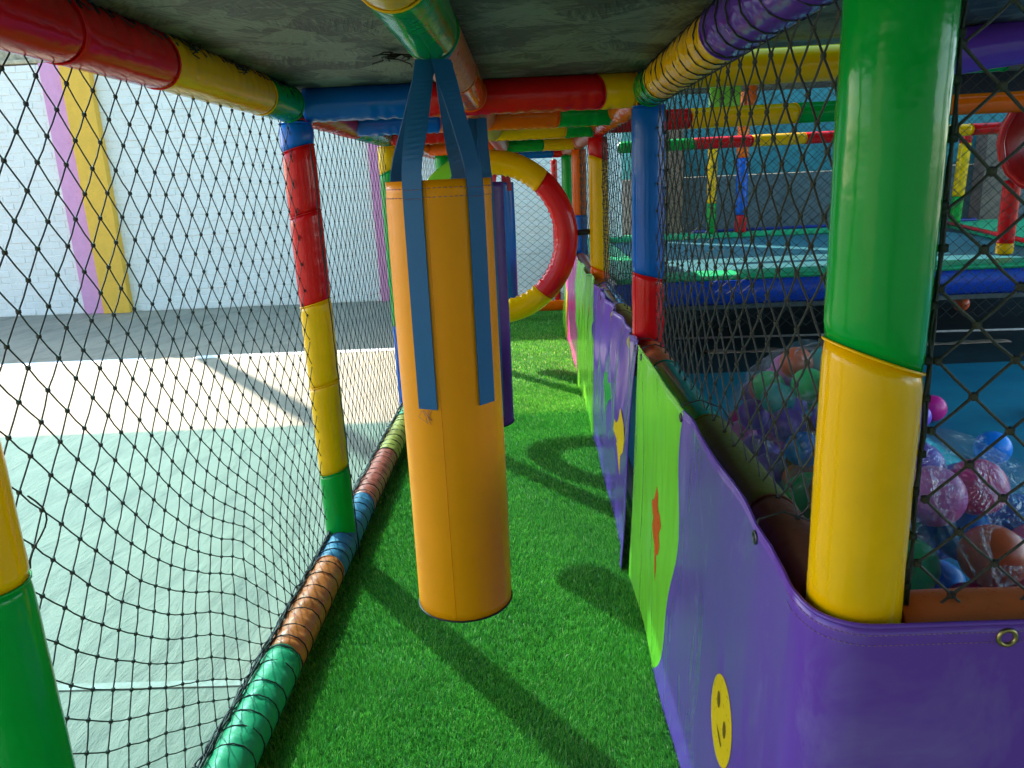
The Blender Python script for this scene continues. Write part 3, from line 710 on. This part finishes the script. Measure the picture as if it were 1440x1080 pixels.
    for sy in (-0.004,):  # loops over the beam
        pts = []; wv = []
        for k in range(13):
            q = -PI/2 + 2*PI*k/12; R_ = R0 - 0.004; pts.append((-0.165 + R_*math.cos(q), y + sy + 0.03, ZT + R_*math.sin(q))); wv.append((0, 1, 0))
        ribbon(root, pts, wv, w, strapmat, name='beam_loop')
    return root
rad_ = math.radians
punch_bag('large orange yellow punch bag hanging nearest in the corridor', -0.168, 1.50, 0.468, 1.362, 0.101, BAGY, WEB,
          [(rad_(-90-21), -1, 0.5), (rad_(-90+47), 1, 0.7), (rad_(90-21), 1, 0.5), (rad_(90+58), -1, 0.9)], 0.428, 1)
punch_bag('dark purple punch bag hanging just behind the orange one', -0.178, 2.80, 0.46, 1.357, 0.097, PURD, WEB,
          [(rad_(-100), -1, 0.5), (rad_(-62), 1, 0.7), (rad_(80), 1, 0.5), (rad_(145), -1, 0.9)], 0.9*0.95, 2)
REDWEB = plain('red_webbing', (0.5, 0.015, 0.03), 0.6)
punch_bag('blue punch bag with red straps farthest down the corridor', -0.195, 5.75, 0.46, 1.357, 0.105, BLU, REDWEB,
          [(rad_(-110), -1, 0.5), (rad_(-45), 1, 0.7), (rad_(70), 1, 0.5), (rad_(135), -1, 0.9)], 0.06, 3)

# ------------------------------------------------------------------ round padded ring
def ring():
    cx, cz, Rm, r = -0.205, 1.045, 0.423, 0.066; y0 = 4.38
    root = thing('padded_ring', 'round padded ring standing across the corridor in red, yellow and lime', 'padded ring', (cx, y0, 0.55))
    cf = lambda s: (Vector((cx + Rm*math.cos(s/Rm), y0, cz + Rm*math.sin(s/Rm))), Vector((math.cos(s/Rm), 0, math.sin(s/Rm))), Vector((0, 1, 0)))
    for a0, a1, c in ((-48, 46, 'r'), (46, 100, 'y'), (100, 165, 'l'), (165, 255, 'r'), (255, 312, 'y')):
        o = pad_seg(root, cf, rad_(a0)*Rm, rad_(a1)*Rm, r, PMAT[c], 0.012, 0.012, 0.4, 0.0045, PI, PNAME[c] + ' pad', seed=a0)
        o.matrix_parent_inverse = Matrix.Translation(-Vector(root.location))
    mb = MB(); mb.tube([(cx+Rm+r-0.01, y0, 1.06), (RX-R0+0.004, y0, 1.065)], 0.016, 12)
    o = mb.build('bolt', BLACKM, root); o.matrix_parent_inverse = Matrix.Translation(-Vector(root.location))
ring()

# ------------------------------------------------------------------ printed vinyl skirts
def printmat(name, base, stops, near=False):
    """flat print: wavy colour bands along the corridor (y), given as (y end, colour)"""
    m, n, l, b = newmat(name); pos = n.new('ShaderNodeNewGeometry').outputs['Position']
    sx = n.new('ShaderNodeSeparateXYZ'); l.new(pos, sx.inputs[0]); y, z = sx.outputs[1], sx.outputs[2]
    if near:
        s1 = mnode(n, l, 'MULTIPLY', mnode(n, l, 'EXPONENT', mnode(n, l, 'MULTIPLY', z, -5.0)), -0.25)
        s2 = mnode(n, l, 'MULTIPLY', mnode(n, l, 'SINE', mnode(n, l, 'MULTIPLY_ADD', z, 15, -3.0)), -0.028)
    else:
        s1 = mnode(n, l, 'MULTIPLY', mnode(n, l, 'SINE', mnode(n, l, 'MULTIPLY_ADD', z, 7.5, 0.35)), 0.16)
        s2 = mnode(n, l, 'MULTIPLY', mnode(n, l, 'SINE', mnode(n, l, 'MULTIPLY_ADD', z, 19, 1.0)), 0.06)
    v = mnode(n, l, 'DIVIDE', mnode(n, l, 'ADD', mnode(n, l, 'ADD', y, s1), s2), 10.0)
    st = [(0.0, base)] + [(y0/10, c) for y0, c in stops]
    c = ramp(n, l, v, st, 'CONSTANT')
    sc = noisen(n, l, pos, 6, 6, 0.75, (1, 1, 0.35)); c = mixc(n, l, 0.05, c, ramp(n, l, sc, [(0.35, (0.72, 0.74, 0.8)), (0.65, (1, 1, 1))]), 'MULTIPLY')
    scr = ramp(n, l, noisen(n, l, pos, 26, 4, 0.8, (1, 3, 0.25)), [(0.70, (0, 0, 0)), (0.78, (1, 1, 1))]); c = mixc(n, l, mnode(n, l, 'MULTIPLY', scr, 0.02), c, (0.75, 0.75, 0.85))
    sf = ramp(n, l, noisen(n, l, pos, 3.2, 6, 0.72, (1, 1.6, 0.5), 0.5), [(0.55, (0, 0, 0)), (0.72, (1, 1, 1))])
    c = mixc(n, l, mnode(n, l, 'MULTIPLY', sf, 0.16), c, (0.50, 0.50, 0.62))
    l.new(c, b.inputs['Base Color'])
    b.inputs['Roughness'].default_value = 0.17; b.inputs['Specular IOR Level'].default_value = 0.4
    a = noisen(n, l, pos, 4, 2, 0.45, (1, 1.6, 0.7), 0.3)
    bump(n, l, b, a, 0.35, 0.03); return m
VP = (0.15, 0.05, 0.37); VL = (0.22, 0.60, 0.04); VK = (0.75, 0.06, 0.36); VY = (0.8, 0.45, 0.01)
def path_skirt(sl):
    """plan path of the near skirt: down the corridor side then round the corner; sl in metres"""
    L1 = 2.37 - 0.905; r = 0.075; L2 = r*PI/2
    if sl < L1: return (0.338, 2.37 - sl), (-1, 0)
    if sl < L1+L2:
        a = (sl-L1)/r; return (0.338 + r - r*math.cos(a), 0.905 - r*math.sin(a)), (-math.cos(a), -math.sin(a))
    return (0.338 + r + sl-L1-L2, 0.905-r), (0, -1)
def skirtA(sl, z, off=0.0):
    (px, py), (nx, ny) = path_skirt(sl); t = 1 - z/0.83
    L1 = 1.465; out = 0.034*t if sl < L1 else 0.034*t*max(0, 1-(sl-L1)/0.12)
    out += 0.012*nz(px*3.0+5, py*2.6, z*1.6)*(0.1+t)
    out += 0.0025*math.sin(py*14 + 2*z)*math.exp(-((z-0.78)/0.07)**2) * (1 if sl < L1 else 0.2)
    for yc in (1.08, 1.66):   # gathers hanging from the grommets
        if sl < L1+0.1: out += 0.004*math.exp(-((py-yc)/0.05)**2)*math.exp(-(0.83-z)/0.12) - 0.003*math.exp(-((py-yc+0.09)/0.05)**2)*math.exp(-(0.83-z)/0.14)
    out = out if sl < L1-0.1 or z < 0.3 else max(out, 0.0)
    out += off; return (px + nx*out, py + ny*out, z)
def topA(sl):
    (px, py), _ = path_skirt(sl)
    if sl < 1.44: return 0.832 + 0.003*math.cos((py-1.08)*2*PI/0.58) + 0.002*nz(py*5, 1, 1) - 0.024*sm(1.25-py, 0, 0.345)
    return 0.808 - 0.004*sm(sl, 1.465, 1.52) + 0.003*nz(sl*3, 4, 4)
LA = 3.9
ra = thing('vinyl_skirt', 'long purple vinyl skirt with green end wrapping the corner below the big post', 'vinyl cover', (0.338, 0.93, 0))
ia = Matrix.Translation(-Vector(ra.location))
mb = MB(); mb.grid(lambda u, v: skirtA(u*LA, 0.012 + v*(topA(u*LA)-0.012)), 300, 46)
MATA = printmat('purple_green_print', VP, [(1.62, VL)], True)
o = mb.build('printed_sheet', MATA, ra, solid=0.0016); o.matrix_parent_inverse = ia
mb = MB(); mb.tube([Vector(skirtA(s*LA/300, topA(s*LA/300))) for s in range(301)], 0.0035, 6); o = mb.build('hem', MATA, ra); o.matrix_parent_inverse = ia
s_ = MB()
for dz in (0.012, 0.026):
    k = 1.44
    while k < 2.6:
        s_.tube([skirtA(k, topA(k)-dz, 0.0012), skirtA(k+0.0035, topA(k)-dz, 0.0012)], 0.0006, 4); k += 0.0065
o = s_.build('hem_stitching', THREAD, ra); o.matrix_parent_inverse = ia
def torus_at(c, nrm, R_, r_, mat, name, root, inv):
    mb = MB(); nrm = Vector(nrm).normalized(); a = nrm.orthogonal().normalized(); b = nrm.cross(a)
    mb.tube([Vector(c) + (a*math.cos(2*PI*k/20) + b*math.sin(2*PI*k/20))*R_ for k in range(20)], r_, 7, closed=True)
    o = mb.build(name, mat, root); o.matrix_parent_inverse = inv; return o
for sl, nr in ((2.37-1.08, (-1, 0, 0)), (2.37-1.66, (-1, 0, 0)), (2.37-2.28, (-1, 0, 0)), (1.465+0.118+0.155, (0, -1, 0))):
    z = topA(sl) - 0.020; c = skirtA(sl, z, 0.0015); big = nr[1] != 0
    g = torus_at(c, nr, 0.0105 if big else 0.0085, 0.003, BRASS if big else STEEL, 'grommet', ra, ia)
    if not big:
        mb = MB(); c = Vector(c); mb.tube([c, c + Vector((0.004, 0, 0.03)), c + Vector((0.045, 0.01, 0.037)), c + Vector((0.10, 0.02, 0.012)), c + Vector((0.125, 0.02, -0.03))], 0.0018, 6)
        o = mb.build('tie_cord', CORD, ra); o.matrix_parent_inverse = ia
# far skirt: second sheet, further down the corridor
def skirtB(y, z, off=0.0):
    t = 1 - z/0.84; out = 0.036*t + 0.024*t*math.exp(-((y-2.43)/0.10)**2)
    out += (0.012*math.sin(y*13 + 1.5*math.sin(z*4)) + 0.007*math.sin(y*31+z*3)) * sm(z, 0.10, 0.6) * (0.55 + 0.7*math.exp(-((y-3.2)/0.7)**2))
    out += 0.007*nz(y*16, z*2.2 + 0.6*math.sin(y*6), 7.7) * sm(z, 0.2, 0.55) * math.exp(-((y-3.1)/0.8)**2)
    out += 0.02*nz(y*2.5, z*1.2, 3.3) + off
    return (0.345 - out, y, z)
rb_ = thing('vinyl_skirt', 'far vinyl skirt with wavy purple, lime and pink bands beyond the blue and red post', 'vinyl cover', (0.34, 2.42, 0))
ib = Matrix.Translation(-Vector(rb_.location))
MATB = printmat('far_skirt_print', VP, [(3.95, VL), (5.3, VK), (6.6, VY), (6.75, VL)])
mb = MB(); mb.grid(lambda u, v: skirtB(2.41 + u*4.8 + 0.03*(1-u)*(v-0.0)**1.0*0, 0.012 + v*(0.825 + 0.012*math.cos(u*50) - 0.012)), 420, 40)
o = mb.build('printed_sheet', MATB, rb_, solid=0.0016); o.matrix_parent_inverse = ib
mb = MB(); mb.tube([skirtB(2.41 + k*4.8/300, 0.825 + 0.012*math.cos(k/300*50)) for k in range(301)], 0.0035, 6); o = mb.build('hem', MATB, rb_); o.matrix_parent_inverse = ib
for yy in (2.45, 3.03, 3.6):
    z = 0.805; c = Vector(skirtB(yy, z, 0.0015)); torus_at(c, (-1, 0, 0), 0.0085, 0.003, STEEL, 'grommet', rb_, ib)
    mb = MB(); mb.tube([c, c + Vector((0.01, 0, 0.03)), c + Vector((0.05, 0.01, 0.03)), c + Vector((0.11, 0.02, 0.0))], 0.0018, 6); o = mb.build('tie_cord', CORD, rb_); o.matrix_parent_inverse = ib
def decal(root, inv, surf, outline, mat, name, label, off=0.0022):
    cy = sum(p[0] for p in outline)/len(outline); cz = sum(p[1] for p in outline)/len(outline)
    mb = MB(); n = len(outline); vs = [surf(cy, cz, off)]
    for t in (0.33, 0.66, 1.0):
        for (a, b) in outline: vs.append(surf(cy + (a-cy)*t, cz + (b-cz)*t, off if t < 0.9 else off-0.0006))
    fs = [(0, 1+k, 1+(k+1) % n) for k in range(n)]
    for r_ in range(2):
        for k in range(n): l_ = (k+1) % n; fs.append((1+r_*n+k, 1+(r_+1)*n+k, 1+(r_+1)*n+l_, 1+r_*n+l_))
    mb.add(vs, fs); o = mb.build(name, mat, root); o.matrix_parent_inverse = inv
    if label: o['label'] = label
    return o
sa = lambda y, z, off: skirtA(2.37 - y, z, off)
DY = vinyl('yellow_print', (0.80, 0.48, 0.01), 0.3); DR = vinyl('red_print', (0.62, 0.05, 0.01), 0.3); DB = vinyl('brown_print', (0.16, 0.07, 0.01), 0.35); DG = vinyl('green_print', (0.01, 0.30, 0.05), 0.3)
circ = lambda cy, cz, ry, rz, n=28, w=0.0: [(cy + ry*(1+w*math.sin(3*2*PI*k/n))*math.cos(2*PI*k/n), cz + rz*(1+w*math.sin(3*2*PI*k/n))*math.sin(2*PI*k/n)) for k in range(n)]
decal(ra, ia, sa, circ(1.185, 0.385, 0.068, 0.086), DY, 'face_print', 'yellow round face print with two eyes and a small mouth')
decal(ra, ia, sa, circ(1.205, 0.415, 0.010, 0.017, 14), DB, 'eye_print', None, 0.0032)
decal(ra, ia, sa, circ(1.160, 0.385, 0.010, 0.017, 14), DB, 'eye_print', None, 0.0032)
decal(ra, ia, sa, [(1.205, 0.362), (1.19, 0.348), (1.172, 0.338), (1.168, 0.345), (1.188, 0.358)], DB, 'mouth_print', None, 0.0032)
decal(ra, ia, sa, [(1.93,0.535),(1.95,0.50),(1.965,0.475),(2.0,0.47),(1.985,0.44),(1.965,0.425),(1.98,0.395),(1.955,0.37),(1.93,0.35),(1.92,0.285),(1.905,0.26),(1.90,0.31),(1.905,0.345),(1.875,0.355),(1.86,0.39),(1.875,0.42),(1.85,0.45),(1.87,0.475),(1.90,0.48),(1.905,0.52)][::-1], DR, 'blot_print', 'red splash print')
decal(rb_, ib, skirtB, [(2.78,0.50),(2.83,0.44),(2.86,0.39),(2.80,0.34),(2.76,0.27),(2.72,0.25),(2.74,0.32),(2.68,0.36),(2.66,0.41),(2.73,0.45)][::-1], DY, 'blot_print', 'yellow splash print')
decal(rb_, ib, skirtB, [(3.25,0.52),(3.36,0.50),(3.38,0.44),(3.30,0.40),(3.27,0.33),(3.22,0.40),(3.14,0.45),(3.18,0.50)][::-1], DG, 'blot_print', 'green splash print')

# ------------------------------------------------------------------ bags of balls and loose balls
def ballmat(name, col):
    m, n, l, b = newmat(name); tc = n.new('ShaderNodeNewGeometry').outputs['Position']
    l.new(ramp(n, l, noisen(n, l, tc, 30, 3), [(0.3, tuple(c*0.85 for c in col)), (0.7, col)]), b.inputs['Base Color'])
    b.inputs['Roughness'].default_value = 0.32; b.inputs['Subsurface Weight'].default_value = 0.0; return m
BC = dict(pink=(0.98, 0.02, 0.30), blue=(0.01, 0.26, 0.90), green=(0.02, 0.75, 0.16), coral=(0.98, 0.16, 0.05), violet=(0.30, 0.10, 0.75), turquoise=(0.01, 0.62, 0.60), rose=(0.95, 0.20, 0.60))
BM = {k: ballmat(k + '_ball_plastic', v) for k, v in BC.items()}
bmesh_cache = {}
def ball(c, r, colname, label, group):
    if colname not in bmesh_cache:
        mb = MB(); mb.ball((0, 0, 0), 1.0, 22, 14); me = bpy.data.meshes.new('ball'); me.from_pydata(mb.v, [], mb.f); me.shade_smooth(); me.materials.append(BM[colname]); bmesh_cache[colname] = me
    o = bpy.data.objects.new('ball', bmesh_cache[colname]); C.objects.link(o); o.location = c; o.scale = (r, r, r); tag(o, label, 'ball', group)
def bagfilm():
    m, n, l, b = newmat('clear_bag_film'); tc = n.new('ShaderNodeNewGeometry').outputs['Position']
    out = n['Material Output']; b.inputs['Base Color'].default_value = (0.85, 0.88, 0.90, 1); b.inputs['Roughness'].default_value = 0.16; b.inputs['Metallic'].default_value = 0.75
    t = n.new('ShaderNodeBsdfTransparent'); t.inputs[0].default_value = (0.94, 0.96, 0.97, 1)
    f = ramp(n, l, noisen(n, l, tc, 9, 6, 0.7, None, 1.5), [(0.38, (0.07,)*3), (0.58, (0.22,)*3), (0.76, (0.55,)*3)])
    mx = n.new('ShaderNodeMixShader'); l.new(f, mx.inputs[0]); l.new(t.outputs[0], mx.inputs[1]); l.new(b.outputs[0], mx.inputs[2]); l.new(mx.outputs[0], out.inputs[0])
    bump(n, l, b, noisen(n, l, tc, 11, 4, 0.6, None, 1.6), 1.0, 0.05); return m
FILM = bagfilm()
def where(p, c, r):
    h = (p.z-c.z)/r[2]; sx_ = (p.x-c.x)/r[0]; sy_ = (p.y-c.y)/r[1]
    a = 'at the very top' if h > 0.75 else 'high' if h > 0.3 else 'at mid height' if h > -0.2 else 'low'
    b = 'on the left' if sx_ < -0.4 else 'on the right' if sx_ > 0.4 else 'in the middle'
    return a + ' ' + b + (' facing the corridor' if sy_ < -0.45 else ' at the back' if sy_ > 0.45 else '')
def ballbag(label, c, rad3, pole, nballs, seed, br, blab, pinch):
    root = thing('plastic_bag', label, 'bag', (c[0], c[1], 0)); inv = Matrix.Translation(-Vector(root.location))
    pole = Vector(pole).normalized(); a = pole.orthogonal().normalized(); b = pole.cross(a); cc = Vector(c); mb = MB()
    def fn(u, v):
        ph = 2*PI*u; th = PI*(0.012 + 0.976*v)
        wr = math.exp(-th/0.55)
        rad = 1 + 0.05*nz(math.cos(ph)*1.6+seed, math.sin(ph)*1.6, th*1.3) + 0.02*nz(math.cos(ph)*5, math.sin(ph)*5+seed, th*5) + wr*0.09*math.sin(ph*13 + 2*math.sin(ph*3))*math.sin(min(th*4, PI/2))
        d = pole*math.cos(th) + (a*math.cos(ph) + b*math.sin(ph))*math.sin(th)
        ext = pinch*math.exp(-(th/0.30)**2) - 0.10*math.exp(-((th-0.55)/0.3)**2)
        d = d*(rad + ext)
        p = cc + Vector((d.x*rad3[0], d.y*rad3[1], d.z*rad3[2])); p.z = max(p.z, 0.014 + 0.004*nz(u*9, v*9, 0)); return tuple(p)
    mb.grid(fn, 90, 60, wrap_u=True); o = mb.build('film', FILM, root, recalc=True); o.matrix_parent_inverse = inv
    # the tie: twisted neck and frill
    neck = cc + Vector((pole.x*rad3[0], pole.y*rad3[1], pole.z*rad3[2]))*(1+pinch)
    mb = MB(); mb.grid(lambda u, v: tuple(neck + pole*(0.05*v - 0.01) + (a*math.cos(2*PI*u) + b*math.sin(2*PI*u))*(0.008 + 0.035*v*v*(1+0.35*math.sin(2*PI*u*9)))), 48, 8, wrap_u=True)
    o = mb.build('tied_neck', FILM, root); o.matrix_parent_inverse = inv
    rr = random.Random(seed); pl = []; tries = 0
    while len(pl) < nballs and tries < 60000:
        tries += 1
        d = Vector((rr.gauss(0,1), rr.gauss(0,1), rr.gauss(0,1))).normalized()*(rr.uniform(0.93, 1.0) if tries < 25000 else rr.uniform(0.3, 1.0)**0.4)
        if d.dot(pole) > 0.82: continue
        p = cc + Vector((d.x*(rad3[0]-br*1.12), d.y*(rad3[1]-br*1.12), d.z*(rad3[2]-br*1.12)))
        if p.z < br+0.02: continue
        if all((p-q).length > br*1.72 for q in pl): pl.append(p)
    cols = list(BC)
    for p in pl:
        cn = rr.choice(cols); ball(tuple(p), br*rr.uniform(0.93, 1.0), cn, cn + ' plastic ball ' + where(p, cc, rad3) + ' ' + blab, 'balls ' + blab)
ballbag('tall clear plastic bag of coloured balls standing behind the right net', (0.95, 2.44, 0.40), (0.32, 0.39, 0.41), (0.35, 0.1, -0.93), 90, 4, 0.056, 'in the tall bag', 0.02)
ballbag('clear plastic bag of balls tied with a gathered neck behind the front net', (0.86, 1.62, 0.37), (0.37, 0.37, 0.40), (-0.10, -0.92, 0.30), 70, 9, 0.066, 'in the tied bag', 0.16)
ball((2.13, 3.93, 0.082), 0.072, 'pink', 'loose magenta ball on the teal floor', 'loose balls on the teal floor')
ball((2.00, 3.82, 0.076), 0.066, 'violet', 'loose violet ball half behind the magenta ball', 'loose balls on the teal floor')
ball((2.08, 3.30, 0.084), 0.078, 'blue', 'loose blue ball alone on the teal floor', 'loose balls on the teal floor')
ball((2.74, 3.95, 0.084), 0.078, 'violet', 'loose dark blue ball cut by the right edge', 'loose balls on the teal floor')

# ------------------------------------------------------------------ trampoline
tr = thing('trampoline', 'large dark teal trampoline with green edge pads and blue skirt', 'trampoline', (2.7, 7.2, 0)); it = Matrix.Translation(-Vector(tr.location))
def tb(name, mat, boxes, bevel=0.012, label=None):
    mb = MB()
    for b_ in boxes: mb.box(*b_)
    o = mb.build(name, mat, tr, smooth=False, bevel=bevel); o.matrix_parent_inverse = it
    if label: o['label'] = label
    return o
TG = vinyl('mint_pad_vinyl', (0.02, 0.42, 0.17), 0.3); TM = plain('jump_mat', (0.015, 0.12, 0.15), 0.5, 0, 0.25, 4)
tb('jump_mat', TM, [(0.95, 4.75, 5.78, 9.3, 0.585, 0.595)], 0.002)
mb = MB(); mb.grid(lambda u, v: (0.62+4.5*u, 5.42+0.36*v, 0.628 + 0.014*math.sin(PI*v) + 0.004*nz(u*30, v*2, 0)), 120, 8); o = mb.build('edge_pad', TG, tr, solid=0.03); o.matrix_parent_inverse = it; o['label'] = 'near green edge pad'
tb('edge_pad', TG, [(0.62, 6.4, 9.26, 9.6, 0.60, 0.66)], label='far green edge pad')
tb('edge_pad', TG, [(0.62, 0.93, 5.79, 9.25, 0.60, 0.65)], label='left green edge pad')
mb = MB(); mb.add([(4.10, 5.8, 0.60), (5.3, 5.8, 0.60), (6.4, 9.25, 0.60), (5.0, 9.25, 0.60), (4.10, 5.8, 0.655), (5.3, 5.8, 0.655), (6.4, 9.25, 0.655), (5.0, 9.25, 0.655)], [(3,2,1,0),(4,5,6,7),(0,1,5,4),(1,2,6,5),(2,3,7,6),(3,0,4,7)])
o = mb.build('edge_pad', TG, tr, smooth=False, bevel=0.01); o.matrix_parent_inverse = it; o['label'] = 'right green edge pad'
mb = MB(); mb.tube([(4.09, 5.8, 0.66), (4.98, 9.25, 0.66)], 0.022, 8); o = mb.build('trim', RED, tr); o.matrix_parent_inverse = it; o['label'] = 'red trim'
mb = MB(); mb.tube([(2.0, 9.42, 0.675), (5.4, 9.42, 0.675)], 0.022, 8); o = mb.build('trim', vinyl('navy_vinyl', (0.02, 0.03, 0.22)), tr); o.matrix_parent_inverse = it
mb = MB(); mb.grid(lambda u, v: (0.60+4.6*u, 5.40 - 0.03*math.sin(PI*v) + 0.008*math.sin(u*60+2*math.sin(u*17)), 0.615 - 0.17*v), 160, 10)
o = mb.build('skirt', vinyl('deep_blue_vinyl', (0.015, 0.06, 0.42), 0.25), tr, solid=0.006); o.matrix_parent_inverse = it
tb('frame_bar', STEEL, [(0.66, 5.2, 5.44, 5.50, 0.40, 0.46)], 0.004)
tb('frame_bar', STEEL, [(0.66, 5.2, 9.44, 9.5, 0.40, 0.46)], 0.004)
for x in (0.75, 2.2, 3.7, 5.1):
    for y in (5.47, 9.47):
        mb = MB(); mb.tube([(x, y, 0.006), (x, y, 0.42)], 0.03, 10); o = mb.build('leg', STEEL, tr); o.matrix_parent_inverse = it
# ragged pale sheet that paints a sun streak on the floor under the trampoline
mb = MB(); mb.grid(lambda u, v: (1.35+2.3*u, 5.72+(0.10+0.10*nz(u*12, 1, 0))*v + 0.05*nz(u*8, 3, 0), 0.010+0.012*abs(nz(u*20, v*3, 2))), 60, 5)
o = mb.build('painted_sun_streak', plain('sun_streak_tan', (0.42, 0.28, 0.20), 0.8), solid=0.003); tag(o, 'ragged tan sheet painting a sun streak on the floor under the trampoline', 'painted sun streak')
mb = MB(); mb.tube([(1.2, 6.3, 0.02), (4.3, 6.1, 0.02)], 0.01, 6); tag(mb.build('white_pipe', plain('pale_pipe', (0.5, 0.5, 0.5), 0.5)), 'thin pale pipe on the floor beneath the trampoline', 'pipe')
ball((4.02, 7.10, 0.075), 0.07, 'coral', 'red ball glowing in the dark beneath the trampoline', 'balls under the trampoline')
bmesh_cache_red = None

# ------------------------------------------------------------------ far posts, tubes and walls at the right
GF = 'padded bars around the ball and trampoline area'
padded('padded_beam', 'thick padded crossbar right of the corridor, yellow then green', 'padded beam', (RX+0.05, 2.64, 1.675), (1.55, 2.64, 1.68), R0, [('y', 0.79), ('g', None)], GF, ph0=0, a=0.02)
padded('padded_beam', 'purple padded bar at the top right behind the big post', 'padded beam', (1.22, 2.46, 1.66), (2.4, 2.60, 1.80), R0+0.012, [('p', None)], GF)
padded('padded_beam', 'long padded bar across the ball area, red, yellow, green and orange', 'padded beam', (RX+0.05, 4.40, 1.645), (5.2, 4.40, 1.66), R0, [('r', 0.44), ('y', 1.02), ('g', 1.62), ('o', None)], GF, a=0.02, ds=0.03)
padded('padded_beam', 'thinner padded bar beyond the ball area in green, red, yellow and blue', 'padded beam', (0.9, 7.6, 1.63), (6.4, 7.6, 1.65), R0, [('g', 0.70), ('r', 1.25), ('y', 1.75), ('r', 2.6), ('y', 3.3), ('r', 3.95), ('b', None)], GF, a=0.02, ds=0.04)
padded('padded_post', 'far padded post on the trampoline edge, orange, blue and red', 'padded post', (2.55, 9.3, 0.66), (2.55, 9.3, 2.3), 0.068, [('r', 0.20), ('b', 0.85), ('o', None)], GP, ds=0.03)
padded('padded_post', 'far padded post on the trampoline edge, ochre over green', 'padded post', (2.20, 9.3, 0.66), (2.20, 9.3, 1.75), 0.055, [('g', 0.35), ('y', None)], GP, ds=0.03)
padded('padded_post', 'far right padded post with red, yellow and green bands', 'padded post', (5.08, 9.3, 0.66), (5.12, 9.3, 1.75), 0.065, [('g', 0.3), ('y', 0.9), ('r', None)], GP, ds=0.03)
padded('padded_post', 'far red and yellow padded post below the red slide', 'padded post', (3.62, 5.9, 0.66), (3.62, 5.9, 1.2), 0.06, [('y', 0.08), ('r', None)], GP, ds=0.03)
def wallbox(name, label, x0, x1, y0, y1, z0, z1, col, cat='wall', var=0.2, sc=3):
    mb = MB(); mb.box(x0, x1, y0, y1, z0, z1); o = mb.build(name, plain(name+'_paint', col, 0.75, 0, var, sc), smooth=False, bevel=0.004); return tag(o, label, cat)
wallbox('rendered_wall', 'teal painted wall behind the trampoline', 1.16, 12, 9.9, 10.1, 1.32, 4.6, (0.03, 0.19, 0.21))
wallbox('rendered_wall', 'grey lower wall band behind the trampoline net', 1.16, 12, 9.88, 10.1, 0, 1.318, (0.10, 0.125, 0.13))
wallbox('column', 'brown column standing at the far left of the trampoline', 1.62, 1.92, 9.62, 9.86, 0, 2.0, (0.28, 0.15, 0.09), 'column')
wallbox('column', 'brown column behind the trampoline at the far right', 5.55, 5.95, 9.62, 9.86, 0, 1.7, (0.20, 0.12, 0.09), 'column')
wallbox('foam_panel', 'purple over blue foam panel at the far left of the trampoline', 1.38, 1.56, 9.5, 9.6, 0.66, 1.10, (0.30, 0.05, 0.28), 'panel')
wallbox('foam_panel', 'blue foam panel standing above the purple one', 1.38, 1.56, 9.5, 9.6, 1.105, 1.7, (0.01, 0.13, 0.38), 'panel')
wallbox('rendered_wall', 'unseen grey wall added behind the viewpoint to block light', -14, 14, -5.2, -5.0, 0, 4.2, (0.30, 0.27, 0.23))  # unseen wall put in to keep light off camera-facing surfaces
def lime_panel():
    t = thing('climbing_panel', 'bright lime padded panel above the far crossbar', 'panel', (1.45, 5.9, 1.7)); i_ = Matrix.Translation(-Vector(t.location))
    for k in range(3):
        mb = MB(); mb.box(1.36+k*0.075, 1.43+k*0.075, 5.85, 5.93, 1.70, 2.05); o = mb.build('slat', LIM, t, smooth=False, bevel=0.012); o.matrix_parent_inverse = i_
    return t
lime_panel()
padded('padded_post', 'short orange padded post beside the lime panel', 'padded post', (1.66, 5.9, 1.70), (1.66, 5.9, 2.0), 0.045, [('o', None)], GP)
wallbox('panel', 'dark upper panel behind the fine net at the top right', 3.3, 4.2, 6.2, 6.26, 1.78, 2.3, (0.01, 0.014, 0.03), 'panel')
wallbox('foam_panel', 'blue padded panel at the upper right edge', 3.25, 4.2, 5.0, 5.08, 1.80, 2.2, (0.01, 0.15, 0.45), 'panel').location.x = 0.22
# red spiral slide mouth at the right edge
sl = thing('tube_slide', 'red plastic tube slide mouth at the right edge', 'slide', (3.0, 4.6, 1.45)); isl = Matrix.Translation(-Vector(sl.location))
SR = plain('red_slide_plastic', (0.62, 0.012, 0.010), 0.25, 0, 0.1)
cS = Vector((3.02, 4.55, 1.45)); nS = Vector((-0.75, -0.62, -0.1)).normalized(); aS = nS.cross(Vector((0,0,1))).normalized(); bS = aS.cross(nS)
mb = MB(); mb.grid(lambda u, v: tuple(cS + (aS*math.cos(2*PI*u) + bS*math.sin(2*PI*u))*(0.24+0.05*(1-v)**3) - nS*(0.9*v) + Vector((0.3*v*v, 0.1*v*v, 0.12*v*v))), 40, 20, wrap_u=True)
o = mb.build('tube', SR, sl, solid=0.012); o.matrix_parent_inverse = isl
torus_at(tuple(cS), nS, 0.295, 0.022, SR, 'flange', sl, isl)
